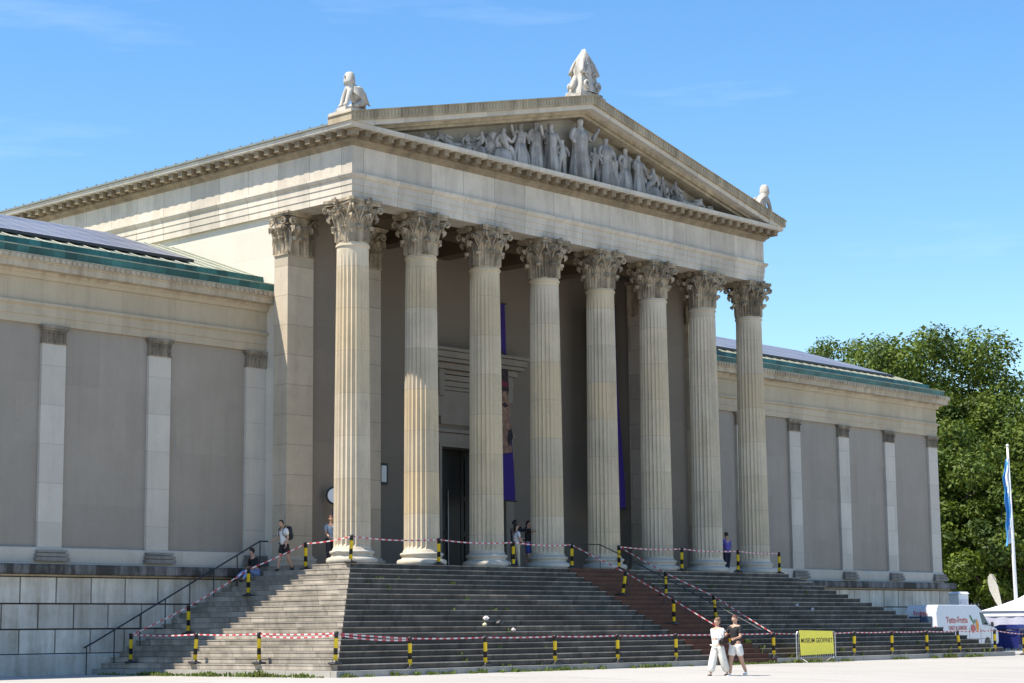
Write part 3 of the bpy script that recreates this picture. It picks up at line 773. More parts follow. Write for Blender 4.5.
# --- roof statues (stand on the building: things of their own)
def sphinx(loc, rz, label):
    t = empty('sphinx_statue', loc, rz); tag(t, label, 'statue', 'sphinxes on the roof corners')
    m = MB(); m.box(-.60,.56,-.32,.32,0,.16); m.box(-.56,.52,-.27,.27,.162,.24); m.build('plinth', M['statue'], t)
    z = .24   # faces -x
    N = [((.24,0,z+.30),.29),((.04,0,z+.56),.25),((-.14,0,z+.76),.22),((-.22,0,z+.97),.12),((-.27,0,z+1.12),.13),((-.29,0,z+1.22),.11),
         ((-.24,.13,z+.66),.12),((-.36,.14,z+.34),.09),((-.43,.14,z+.07),.09),((-.56,.14,z+.06),.06),
         ((-.24,-.13,z+.66),.12),((-.36,-.14,z+.34),.09),((-.43,-.14,z+.07),.09),((-.56,-.14,z+.06),.06),
         ((.24,.20,z+.26),.20),((.02,.23,z+.12),.10),((-.18,.23,z+.06),.07),((.24,-.20,z+.26),.20),((.02,-.23,z+.12),.10),((-.18,-.23,z+.06),.07),
         ((.48,.05,z+.12),.06),((.50,.2,z+.07),.04)]
    E_ = [(0,1),(1,2),(2,3),(3,4),(4,5),(2,6),(6,7),(7,8),(8,9),(2,10),(10,11),(11,12),(12,13),(0,14),(14,15),(15,16),(0,17),(17,18),(18,19),(0,20),(20,21)]
    me = skin_mesh(N, E_, 1); mb = MB(); mb.smooth = True; mb.mesh(me)
    mb.tube([(-.37,0,z+1.16),(-.43,0,z+1.10),(-.38,0,z+1.07)], [.022,.028,.02], 6)
    mb.build('body', M['statue'], t)
    mb = MB(); mb.smooth = True
    mb.lathe([(.02,.14),(.13,.125),(.185,.05),(.21,-.06),(.235,-.20),(.22,-.30),(.05,-.31)], 14, (-.20,0,z+1.16), sx=.85, sy=1)
    mb.build('headdress', M['statue'], t)
    for s_ in (-1, 1):
        mb = MB(); mb.smooth = True
        for i in range(6):
            mb.tube([(-.16,s_*.20,z+.74-.03*i),(.08+.02*i,s_*.27,z+.70-.065*i),(.34+.03*i,s_*.25,z+.50-.07*i)], [.06,.075,.02], 6)
        mb.build('wing', M['statue'], t)
    return t
sphinx((-.34, -.42, 15.303), -.12, 'white seated sphinx on the left roof corner, seen from the front left side')
sphinx((L+.62, -.42, 15.303), PI-.1, 'white seated sphinx on the right roof corner, its back turned to the plaza')

def acroterion():
    t = empty('palmette_finial', (XA+.28, -.5, 18.22)); tag(t, 'tall white carved palmette with scrolls on the peak of the pediment', 'roof ornament')
    m = MB(); m.box(-.75,.75,-.42,.42,0,.13); m.box(-.66,.66,-.36,.36,.132,.27); m.build('plinth', M['statue'], t)
    mb = MB(); mb.smooth = True; prof = [(.68,.27),(.72,.42),(.66,.62),(.60,.82),(.57,1.02),(.55,1.22),(.47,1.46),(.36,1.70),(.22,1.92),(.09,2.08),(.02,2.14)]; n = 64; vs = []
    for r, z in prof:
        for i in range(n):
            a = 2*PI*i/n; q = r*(1 - .13*abs(math.sin(a*4+.4))**.6*(z > .3) - .05*math.sin(z*14)); vs.append((q*math.cos(a), q*math.sin(a)*.62, z))
    mb.add(vs, [(k*n+i, k*n+(i+1) % n, (k+1)*n+(i+1) % n, (k+1)*n+i) for k in range(len(prof)-1) for i in range(n)] + [tuple((len(prof)-1)*n+i for i in range(n))])
    mb.build('core', M['statue'], t)
    mb = MB(); mb.smooth = True
    for s_ in (-1, 1):
        for f_s in (-1, 1):
            for (cx_, cz_, R0, th2, yy) in ((.30,.58,.18,.06,.40),(.20,1.02,.14,.05,.34),(.11,1.40,.10,.04,.28)):
                pts = []; rr = []
                for j in range(15):
                    a = -PI*.6 + j*PI*.2; R = R0*(1-j/17); pts.append((s_*(cx_+R*math.cos(a)), f_s*(yy-.04*j/15), cz_+R*math.sin(a))); rr.append(th2*(1-j/26))
                mb.tube(pts, rr, 8)
        pts = [(s_*.52,0,.9),(s_*.64,0,.62),(s_*.74,0,.40),(s_*.78,0,.34)]; mb.tube(pts, [.08,.12,.10,.05], 8)
    mb.build('scrollwork', M['statue'], t)
    mb = MB(); mb.smooth = True
    for i in range(7):
        th = (i-3)*.34
        for yy in (-.20, .20):
            pts = []; rr = []
            for j in range(7):
                q = j/6; pts.append((math.sin(th)*.58*(1-q)**.62, yy*1.35*(1-.85*q*q), 1.02+(.75+.36*math.cos(th))*q)); rr.append(.075-.045*q)
            mb.tube(pts, rr, 8)
    mb.build('petal_fan', M['statue'], t)
    t.scale = (1.0, 1.1, .98)
acroterion()

# ------------------------------------------------------------------ staircase
def Ust(yb): return lambda o: [(-o, yb), (-o, -o), (L+o, -o), (L+o, yb)]
st = empty('staircase'); tag(st, 'broad stone staircase wrapping the front and both sides of the portico', 'staircase')
prof = []
for k in range(NST-1):
    e = 1.0+RUN*k; z = -RISE*k
    prof += [(e+.018, z), (e+.018, z-.03), (e, z-.05), (e, z-RISE)]
m = MB()
zb0 = -RISE*(NST-1)
ring = prof + [(1.0+RUN*(NST-1), zb0)]
# closed shell: floor slab side plus steps
m.sweep([(-1.0, 0)] + ring[:-1] + [(1.0+RUN*(NST-2), zb0-.02), (-1.0, zb0-.02)], Ust(3.86))
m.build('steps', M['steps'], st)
m = MB(); m.sweep([(0, zb0), (1.0+RUN*(NST-1)+.02, zb0), (1.0+RUN*(NST-1)+.02, GROUND-.05), (0, GROUND-.05)], Ust(3.74)); m.build('foot_course', M['stepbase'], st)
m = MB(); m.box(.999, L-.999, .999, 6.3, -.3, -.0005); m.build('portico_floor', M['stepbase'], st)

# red brown carpet over the flight
def carpet():
    x0, x1 = 9.95, 13.45; pr = [(.55, .012)]
    for k in range(NST-1):
        e = 1.0+RUN*k; z = -RISE*k; pr += [(e+.03, z+.012), (e+.03, z-RISE+.012)]
    e = 1.0+RUN*(NST-1)+.035; z = -RISE*(NST-1); pr += [(e, z+.012), (e, GROUND+.0)]
    m = MB(); up = [(-o, z) for o, z in pr]; lo = [(-o+.008, z-.008) for o, z in reversed(pr)]
    n = len(up); vs = [(x0, y, z) for y, z in up] + [(x0, y, z) for y, z in [(-o+.008, z-.01) for o, z in pr]]
    vs += [(x1, v[1], v[2]) for v in vs[:]]
    fs = []
    for i in range(n-1):
        fs += [(i, i+1, 2*n+i+1, 2*n+i), (n+i, 3*n+i, 3*n+i+1, n+i+1), (i, n+i, n+i+1, i+1), (2*n+i, 2*n+i+1, 3*n+i+1, 3*n+i)]
    m.add(vs, fs); tag(m.build('stair_carpet', M['carpet']), 'dark red brown covering laid down the middle of the stairs beside the handrail', 'carpet')
carpet()

# ------------------------------------------------------------------ handrails
def handrail(pts_top, posts, label, mat, r=.028):
    p0 = Vector(posts[0]); t = empty('handrail', (p0.x, p0.y, stepz(p0.x, p0.y))); tag(t, label, 'handrail'); O = t.location
    m = MB(); m.tube([Vector(p)-O for p in pts_top], r, 8)
    m.build('rail', mat, t)
    for (x, y) in posts:
        zt = None
        for a, b in zip(pts_top[:-1], pts_top[1:]):
            A, B = Vector(a), Vector(b); d = Vector((B.x-A.x, B.y-A.y)); q = Vector((x-A.x, y-A.y)); u = q.dot(d)/max(d.length_squared, 1e-9)
            if -.01 <= u <= 1.01: zt = A.z + (B.z-A.z)*u
        if zt is None: zt = pts_top[-1][2]
        m = MB(); m.tube([(x-O.x, y-O.y, stepz(x, y)-.01-O.z), (x-O.x, y-O.y, zt-O.z)], r*.75, 6)
        m.build('post', mat, t)
a_ = RISE/RUN
rail_z = lambda e: -(e-1)*a_ + .92
handrail([(-8.25, 3.45, rail_z(8.25)+.02), (-7.9, 3.45, rail_z(7.9)), (-1.1, 3.45, rail_z(1.1)), (-.75, 3.45, rail_z(1.1))], [(-8.2+.05,3.45)]+[(-7.1+1.0*i, 3.45) for i in range(7)],
         'dark iron handrail climbing along the basement wall on the left side of the stairs', M['iron'])
handrail([(11.0, -.8, .92), (11.75, -1.0, .92), (12.0, -1.9, rail_z(1.9)), (12.55, -5.06, rail_z(5.06)), (12.85, -7.5, rail_z(7.5))], [(11.75,-1.0),(12.03,-2.1),(12.3,-3.6),(12.55,-5.06),(12.8,-7.3)],
         'thin dark handrail running down the middle of the front stairs', M['iron'], .02)

# ------------------------------------------------------------------ striped posts
def post_mat():
    t = NT('yellow_black_bands'); sp = t.n('ShaderNodeSeparateXYZ'); t.l(t.tc.outputs['Object'], sp.inputs[0])
    b = t.math('GREATER_THAN', t.math('FRACT', t.math('DIVIDE', t.math('ADD', sp.outputs['Z'], .0), .46)), .60)
    top = t.math('GREATER_THAN', sp.outputs['Z'], .84)
    c = t.mix(t.math('MAXIMUM', b, top), (.80,.60,.03), (.02,.02,.02)); t.l(c, t.p.inputs['Base Color']); t.p.inputs['Roughness'].default_value = .5
    return t.mat
M['band'] = post_mat()
def make_post():
    t = empty('barrier_post'); 
    m = MB(); m.smooth = True; m.lathe([(.06,.05),(.06,.86),(.07,.865),(.07,.90),(.045,.93)], 12); m.build('pole', M['band'], t)
    m = MB(); m.lathe([(.20,0),(.21,.02),(.20,.05),(.09,.075),(.06,.12)], 8); m.build('foot', M['black'], t)
    return t
proto = make_post(); first = True; tops = {}
def put_post(key, x, y, label, tilt=(0, 0), z=None):
    global first
    o = proto if first else copy_tree(proto); first = False
    zz = stepz(x, y) if z is None else z
    o.location = (x, y, zz); o.rotation_euler = (tilt[0], tilt[1], rnd.uniform(0, 3) if tilt == (0, 0) else 0)
    tag(o, label, 'barrier post', 'yellow and black posts holding the tape')
    up = Matrix.Rotation(tilt[1], 4, 'Y') @ Matrix.Rotation(tilt[0], 4, 'X') @ Vector((0,0,.88)); tops[key] = Vector((x, y, zz)) + up
    return o
B = -7.35
names = ['second from the left hip corner', 'third', 'fourth']
put_post('f0', -7.30, -7.2, 'yellow and black post on the front left corner of the lowest step', (.0, .05))
for key, x, lab in (('f1',-4.5,'post on the lowest front step, first one right of the lit corner'),('f2',-1.3,'post on the lowest front step, second one right of the lit corner'),
                    ('f3',1.9,'post on the lowest front step, below the small pieces of litter'),('f4',5.0,'post on the lowest front step, second one left of the carpet'),
                    ('f5',8.1,'post on the lowest front step, last one left of the carpet'),('f6',11.2,'post at the foot of the carpet, hidden behind the strolling woman'),
                    ('f7',13.8,'post at the foot of the right carpet edge, left of the yellow sign'),('f8',19.05,'post on the lowest front step, first one right of the yellow sign'),
                    ('f9',21.75,'post on the lowest front step, second one right of the yellow sign'),('f10',24.35,'post on the lowest front step, third one right of the yellow sign'),
                    ('f11',26.95,'leaning post on the lowest front step, fourth one right of the yellow sign'),('f12',29.8,'post at the right end of the lowest step, in front of the van cab')):
    put_post(key, x, B, 'striped ' + lab, (0, -.22) if key == 'f11' else (.02, .04 if key in ('f8',) else -.02))
put_post('f13', 32.3, -7.35, 'yellow and black post on the plaza right of the stairs, beside the blue bins', z=GROUND)
for key, y, lab in (('s1',-3.9,'post on the lowest sunlit side step, nearest to the corner'),('s2',-.9,'leaning post on the lowest side step at the edge of the shadow'),('s3',2.3,'post on the lowest side step in the shade, near the basement wall')):
    put_post(key, -7.30, y, 'striped ' + lab, (.10, .0) if key == 's2' else (0, 0))
for key, x, y, lab in (('u1',-5.4,1.85,'lower one of two posts halfway up the shaded side steps'),('u2',-3.1,1.65,'upper one of two posts on the shaded side steps, beside the sitting person'),
                       ('t0',-1.05,.85+.3,'post at the top of the side steps, next to the man with the backpack'),('t1',-.93,-.93,'post at the top corner, right in front of the first column'),
                       ('t2',3.2,-.93,'post on the top step in front of the second column'),('t3',7.0,-.93,'post on the top step beside the woman in pale trousers'),
                       ('t4',10.3,-.85,'post at the top left edge of the carpet'),('t5',13.05,-.85,'post at the top right edge of the carpet'),
                       ('t6',16.85,-.93,'post on the top step between the sixth and seventh column'),('t7',20.6,-.93,'post on the top step beside the person in blue'),('t8',24.0,-.6,'rightmost post at the top of the stairs, right of the last column'),
                       ('a1',10.6,-3.0,'leaning post on the left edge of the carpet, near the top'),('a2',13.15,-3.0,'post on the right edge of the carpet, near the top'),
                       ('a3',10.78,-5.2,'post on the left edge of the carpet, halfway down'),('a4',14.1,-4.6,'post right of the carpet, above the heads of the strolling couple')):
    put_post(key, x, y, 'striped ' + lab, {'a1': (0, .24), 'a4': (0, -.15), 't1': (0, .06)}.get(key, (0, 0)))

def tape(name_label, keys, sag=.05, dz=0., ends=None):
    pts = []
    P = [tops[k] + Vector((0, 0, dz)) for k in keys]
    if ends: P = ends
    o0 = P[0].copy(); m = MB(); run = 0
    for a, b in zip(P[:-1], P[1:]):
        ln = (b-a).length; n = max(4, int(ln/.15)); d = (b-a)/n; prev = None
        for i in range(n):
            def q(u): 
                s_ = sag*ln/3*4*u*(1-u); return a + (b-a)*u - Vector((0,0,s_))
            p0, p1 = q(i/n)-o0, q((i+1)/n)-o0; m.cur = run % 2; run += 1
            h1 = Vector((0,0,.021)); nn = Vector((-(b-a).y, (b-a).x, 0)).normalized()*.003
            vs = [p0-h1-nn, p1-h1-nn, p1+h1-nn, p0+h1-nn, p0-h1+nn, p1-h1+nn, p1+h1+nn, p0+h1+nn]
            m.add(vs, [(0,1,2,3),(4,7,6,5),(3,2,6,7),(0,4,5,1)])
    o = m.build('barrier_tape', [M['tapewhite'], M['red']]); o.location = o0
    tag(o, name_label, 'barrier tape', 'red and white tape strung between the posts')
tape('red and white tape along the lowest front step from the corner to the yellow sign', ['f0','f1','f2','f3','f4','f5','f6','f7'], .02)
tape('second loose strand of red and white tape beside the lit stair corner', ['s1','f0','f1'], .07, -.05)
tape('red and white tape along the lowest front step from the yellow sign to the plaza', ['f7','f8','f9','f10','f11','f12','f13'], .02)
tape('red and white tape along the foot of the sunlit side steps', ['f0','s1','s2','s3'], .03)
tape('red and white tape climbing the shaded side steps', ['s3','u1','u2','t0'], .03)
tape('red and white tape along the top step from the first column to the carpet', ['t0','t1','t2','t3','t4'], .06)
tape('red and white tape descending along the left edge of the carpet', ['t4','a1','a3','f6'], .015)
tape('red and white tape descending along the right edge of the carpet', ['t5','a2','a4','f7'], .015)
tape('red and white tape along the top step right of the carpet', ['t5','t6','t7','t8'], .05)

# ------------------------------------------------------------------ banners
def banner(xr, yt, zt, xb, yb, zb, wd, label, face):
    t = empty('hanging_banner', ((xr+xb)/2-wd/2, (yt+yb)/2, zb)); O = t.location; tag(t, label, 'banner', 'tall banners behind the columns')
    n = 40; vs = []; fs = []; nx = 8
    def P(u, v):      # u 0..1 across, v 0..1 down
        x = (xr*(1-v)+xb*v) - wd*(1-u); y = yt*(1-v)+yb*v + .05*math.sin(u*5+v*7)
        return Vector((x, y, zt*(1-v)+zb*v)) - O
    m = MB(); m.smooth = True
    for off in (0, .012):
        for j in range(n+1):
            for i in range(nx+1): vs.append(P(i/nx, j/n) + Vector((0, off, 0)))
    N1 = (n+1)*(nx+1)
    for j in range(n):
        for i in range(nx):
            a = j*(nx+1)+i; fs.append((a, a+1, a+nx+2, a+nx+1)); fs.append((N1+a, N1+a+nx+1, N1+a+nx+2, N1+a+1))
    m.add(vs, fs); m.build('cloth', M['purple'], t)
    m = MB(); m.tube([P(-.05,0)+Vector((0,0,.03)), P(1.05,0)+Vector((0,0,.03))], .035, 8); m.tube([P(-.03,1)-Vector((0,0,.03)), P(1.06,1)-Vector((0,0,.03))], .03, 8); m.build('rod', M['iron'], t)
    if face:   # printed portrait of a bearded helmeted head on the cloth
        def patch(poly, mat, nm, off):
            mb = MB(); mb.add([P(u, v) - Vector((0, off, 0)) for u, v in poly], [tuple(range(len(poly)))]); mb.build(nm, mat, t, recalc=False)
        skin = plain('printed_skin', (.27,.155,.105), .8, var=.45, scale=5.); dark = plain('printed_dark', (.035,.025,.03), .8, var=.4); redp = plain('printed_red', (.16,.02,.035), .8)
        patch([(.02,.29),(.30,.235),(.62,.23),(.92,.26),(1.0,.33),(1.0,.44),(.9,.50),(.2,.50),(.02,.44)], dark, 'printed_helmet', .07)
        patch([(.12,.46),(.9,.45),(.98,.52),(.93,.60),(.99,.64),(.9,.68),(.93,.76),(.2,.78),(.08,.6)], skin, 'printed_face', .085)
        patch([(.25,.645),(.72,.632),(.84,.650),(.96,.640),(.99,.68),(.86,.73),(.62,.715),(.35,.735)], dark, 'printed_beard', .10)
        patch([(.62,.52),(.80,.508),(.93,.522),(.80,.535)], dark, 'printed_eye', .10)
        patch([(.1,.415),(.7,.395),(.98,.408),(.95,.43),(.6,.432),(.1,.44)], redp, 'printed_crest', .10)
banner(13.30, 5.25, 11.0, 13.15, 4.6, 2.92, 1.55, 'tall violet banner with a helmeted bearded head, hanging behind the third column', True)
banner(18.95, 4.05, 11.4, 18.80, 3.5, 2.78, 1.2, 'plain violet banner edge hanging behind the fifth column', False)

# round sign on a stand behind the first column
t = empty('round_sign', (1.50, 2.55, 0)); tag(t, 'round white sign with dark rim on a stand behind the first column', 'sign')
m = MB(); m.tube([(0,0,0),(0,0,2.2)], .03, 8); m.build('stand', M['iron'], t)
m = MB(); m.lathe([(.20,0),(.20,.03),(.04,.05)], 12); m.build('foot', M['iron'], t)
m = MB(); m.lathe([(.30,-.02),(.33,0),(.30,.03)], 28); o = m.build('rim', M['iron'], t); o.rotation_euler = (PI/2,0,-.5); o.location = (0,-.03,2.5)
m = MB(); m.lathe([(.26,0),(.26,.02)], 28); o = m.build('disc', M['white'], t); o.rotation_euler = (PI/2,0,-.5); o.location = (-.02,-.06,2.5)
m = MB(); m.box(-.10,.10,-.05,-.02,1.75,2.0); m.build('plate', M['blue_bin'], t)

# ------------------------------------------------------------------ people
def cloth(name, c): return plain(name, c, .85, var=.15, scale=9.)
SK = plain('skin', (.50,.29,.20), .6, var=.05)
HD = plain('dark_hair', (.02,.014,.01), .6); HB = plain('light_brown_hair', (.22,.13,.06), .6); HG = plain('reddish_hair', (.12,.05,.03), .6)

def person(loc, rz, label, H=1.75, legs=((.0,0),(.0,0)), arms=((0,.12,.2),(0,.12,.2)), top=('t_shirt', None, False), bottom=('trousers', None, 'long'),
           hair=HD, hairlen='short', shoes=None, head=(0, 0), lean=0., sit=False, sp=1.):
    """faces local -y. legs: (hip swing, knee bend) per side; arms: (forward swing, out, elbow bend)"""
    t = empty('person', loc, rz); tag(t, label, 'person'); s = H/1.75
    hip = Vector((0,0,.90)); ln = lean
    def spine(z, y=0): return hip + Vector((0, -math.sin(ln)*(z) + y*math.cos(ln), math.cos(ln)*z))
    chest, shc, neck = spine(.33), spine(.50), spine(.585); hd = spine(.70) + Vector((head[0]*.04, -.015-head[1]*.05, -abs(head[1])*.02))
    waist = spine(.16)
    N = [(hip, .135), (waist, .125), (chest, .15), (shc, .11), (neck, .052)]; E_ = [(0,1),(1,2),(2,3),(3,4)]
    J = {}
    for i, sgn in enumerate((-1, 1)):
        sw, kb = legs[i]; h = hip + Vector((sgn*.095, 0, -.06)); d1 = Vector((sgn*.02, -math.sin(sw), -math.cos(sw))); k = h + d1*.41
        d2 = Vector((0, -math.sin(sw-kb), -math.cos(sw-kb))); a = k + d2*.40
        n0 = len(N); N += [(h, .10), (h*.5+k*.5, .083), (k, .062), (k*.55+a*.45, .056), (a, .04)]
        E_ += [(0,n0),(n0,n0+1),(n0+1,n0+2),(n0+2,n0+3),(n0+3,n0+4)]; J['leg%d' % i] = (h, k, a, d2)
    for i, sgn in enumerate((-1, 1)):
        fw, ou, eb = arms[i]; sh_ = shc + Vector((sgn*.185, 0, .0)); d1 = Vector((sgn*math.sin(ou), -math.sin(fw)*math.cos(ou), -math.cos(fw)*math.cos(ou))).normalized()
        e = sh_ + d1*.29; fd = Vector((sgn*math.sin(ou)*.5, -math.sin(fw+eb), -math.cos(fw+eb))).normalized(); wv = e + fd*.25; hn = wv + fd*.07
        n0 = len(N); N += [(sh_, .062), (e, .042), (wv, .028), (hn, .036)]
        E_ += [(3,n0),(n0,n0+1),(n0+1,n0+2),(n0+2,n0+3)]; J['arm%d' % i] = (sh_, e, wv, fd, hn)
    nb = len(N); N += [(hd, .07)]; E_ += [(4, nb)]
    me = skin_mesh(N, E_, 1); b = MB(); b.smooth = True; b.mesh(me)
    # head with brow, nose, chin and ears
    vs = []; fs = []; nu, nv = 16, 12
    for j in range(nv+1):
        ph = PI*j/nv
        for i in range(nu):
            a = 2*PI*i/nu; x = .076*math.sin(ph)*math.cos(a); y = .092*math.sin(ph)*math.sin(a); z = .115*math.cos(ph)
            if z < -.02: x *= 1-(-z-.02)*3.2; 
            if y < 0 and abs(x) < .022 and -.045 < z < .02: y -= .022*(1-abs(x)/.022)*(1 if z > -.03 else .5)
            if y < 0 and .015 < abs(x) < .05 and -.005 < z < .035: y += .010
            if y < 0 and -.085 < z < -.05 and abs(x) < .03: y -= .004
            vs.append(hd + Vector((x, y, z+.035)))
    for j in range(nv):
        for i in range(nu): fs.append((j*nu+i, j*nu+(i+1) % nu, (j+1)*nu+(i+1) % nu, (j+1)*nu+i))
    b.add(vs, fs)
    for sgn in (-1, 1): b.lathe([(.005,-.03),(.015,-.02),(.018,.01),(.006,.03)], 8, tuple(hd+Vector((sgn*.078, .01, .035))))
    for i in (0, 1):         # hands: palm is the skinned end, five separate fingers
        sh_, e, wv, fd, hn = J['arm%d' % i]; side = fd.cross(Vector((0,1,.3))).normalized(); bend = fd.cross(side).normalized()
        for q, ll in enumerate((.065,.075,.07,.055)):
            p = hn + side*(q-1.5)*.019 + fd*.02; b.tube([p, p+fd*ll*.5+bend*.004, p+fd*ll*.9+bend*.025], [.009,.009,.007], 6)
        p = hn + side*.032 - fd*.01; b.tube([p, p+side*.025+fd*.02, p+side*.028+fd*.05], [.011,.010,.008], 6)
    b.build('body', SK, t); bpy.data.meshes.remove(me)
    # top
    nm, mat, longs = top
    N2 = [(hip+Vector((0,0,-.09)), .155), (waist, .142), (chest, .165), (shc, .125), (spine(.555), .066)]; E2 = [(0,1),(1,2),(2,3),(3,4)]
    for i in (0, 1):
        sh_, e, wv, fd, hn = J['arm%d' % i]; n0 = len(N2); q = sh_.lerp(e, .75)
        N2 += [(sh_, .078), (q, .066)]; E2 += [(3,n0),(n0,n0+1)]
        if longs: N2 += [(e, .055), (wv, .042)]; E2 += [(n0+1,n0+2),(n0+2,n0+3)]
    me = skin_mesh(N2, E2, 1); b = MB(); b.smooth = True; b.mesh(me); b.build(nm, mat, t)
    nm, mat, kind = bottom
    N3 = [(hip+Vector((0,0,.10)), .137)]; E3 = []
    wide = {'wide': 1.55, 'long': 1.0, 'short': 1.15}[kind]
    for i in (0, 1):
        h, k, a, d2 = J['leg%d' % i]; n0 = len(N3); 
        N3 += [(h, .115), (h.lerp(k, .6 if kind != 'short' else .75), .098*min(wide, 1.2))]; E3 += [(0,n0),(n0,n0+1)]
        if kind != 'short': N3 += [(k, .078*wide), (k.lerp(a, .93), .062*wide*(1.15 if kind == 'wide' else 1))]; E3 += [(n0+1,n0+2),(n0+2,n0+3)]
    me = skin_mesh(N3, E3, 1); b = MB(); b.smooth = True; b.mesh(me); b.build(nm, mat, t)
    for i in (0, 1):
        h, k, a, d2 = J['leg%d' % i]; me = skin_mesh([(a+Vector((0,.05,-.035)), .04), (a+Vector((0,-.03,-.04)), .042), (a+Vector((0,-.13,-.055)), .034)], [(0,1),(1,2)], 1)
        b = MB(); b.smooth = True; b.mesh(me); b.build('shoe', shoes or M['black'], t)
    b = MB(); b.smooth = True
    vs = []; fs = []
    for j in range(9):
        ph = PI*.60*j/8
        for i in range(16):
            a = 2*PI*i/16; y = .104*math.sin(ph)*math.sin(a); z = .128*math.cos(ph)
            if math.sin(a) < -.3 and z < .07: z = .07
            vs.append(hd + Vector((.088*math.sin(ph)*math.cos(a), y+.008, z+.038)))
    for j in range(8):
        for i in range(16): fs.append((j*16+i, j*16+(i+1) % 16, (j+1)*16+(i+1) % 16, (j+1)*16+i))
    b.add(vs, fs)
    if hairlen == 'long': b.lathe([(.03,.02),(.07,-.02),(.075,-.12),(.05,-.22),(.01,-.26)], 12, tuple(hd+Vector((0,.07,.02))), sx=1.1, sy=.6)
    if hairlen == 'bun': b.lathe([(.01,.05),(.04,.03),(.05,0),(.03,-.04),(.01,-.05)], 10, tuple(hd+Vector((0,.08,.13))))
    b.build('hair', hair, t)
    t.scale = (s*sp, s*sp, s); t['_hd'] = 0; del t['_hd']
    return t, J, spine

def rotv(v, rz, loc, s=1.): return Vector(loc) + Matrix.Rotation(rz, 3, 'Z') @ (Vector(v)*s)
FACE = lambda dx, dy: math.atan2(dx, -dy)          # heading: local -y turned to (dx,dy)

# man with backpack at the top of the side steps, walking down to the left
rz = FACE(-.95, .10); l0 = (-1.30, 1.95, stepz(-1.3, 1.95))
person(l0, rz, 'man in a white t-shirt and black shorts at the top left of the stairs', 1.72, ((.30,.12),(-.22,.28)), ((.25,.12,.9),(-.15,.12,.5)),
       ('t_shirt', cloth('white_cotton', (.75,.74,.72)), False), ('shorts', cloth('black_shorts', (.02,.02,.022)), 'short'), HD, 'short', M['black'], (0, 1.2), .10)
t = empty('backpack', rotv((0,.19,1.02), rz, l0), rz); tag(t, 'dark backpack worn by the man in white at the top left of the stairs', 'backpack')
m = MB(); m.smooth = True; m.lathe([(.02,0),(.14,.02),(.16,.12),(.155,.32),(.12,.44),(.03,.48)], 14, sx=1, sy=.62); m.build('bag', cloth('dark_bag', (.025,.028,.035)), t)
m = MB(); m.smooth = True; m.lathe([(.02,0),(.10,.01),(.11,.10),(.09,.18),(.02,.2)], 12, (0,.09,.05), sx=1, sy=.5); m.build('front_pocket', cloth('dark_bag_pocket', (.04,.045,.05)), t)
for sx in (-1, 1):
    m = MB(); m.tube([(sx*.10,-.06,.46),(sx*.115,-.20,.48),(sx*.12,-.34,.36),(sx*.13,-.34,.18),(sx*.15,-.18,.06),(sx*.12,-.06,.06)], .016, 6); m.build('strap', M['black'], t)
# person half hidden behind the first column
person((.22, 1.30, 0), FACE(-.3,-.9), 'person in a pale blue shirt and dark trousers half hidden behind the first column', 1.70, ((.05,0),(-.05,.1)), ((.2,.1,1.0),(.1,.1,.6)),
       ('shirt', cloth('pale_blue_shirt', (.28,.36,.46)), False), ('trousers', cloth('dark_trousers', (.03,.03,.04)), 'long'), HG, 'short')
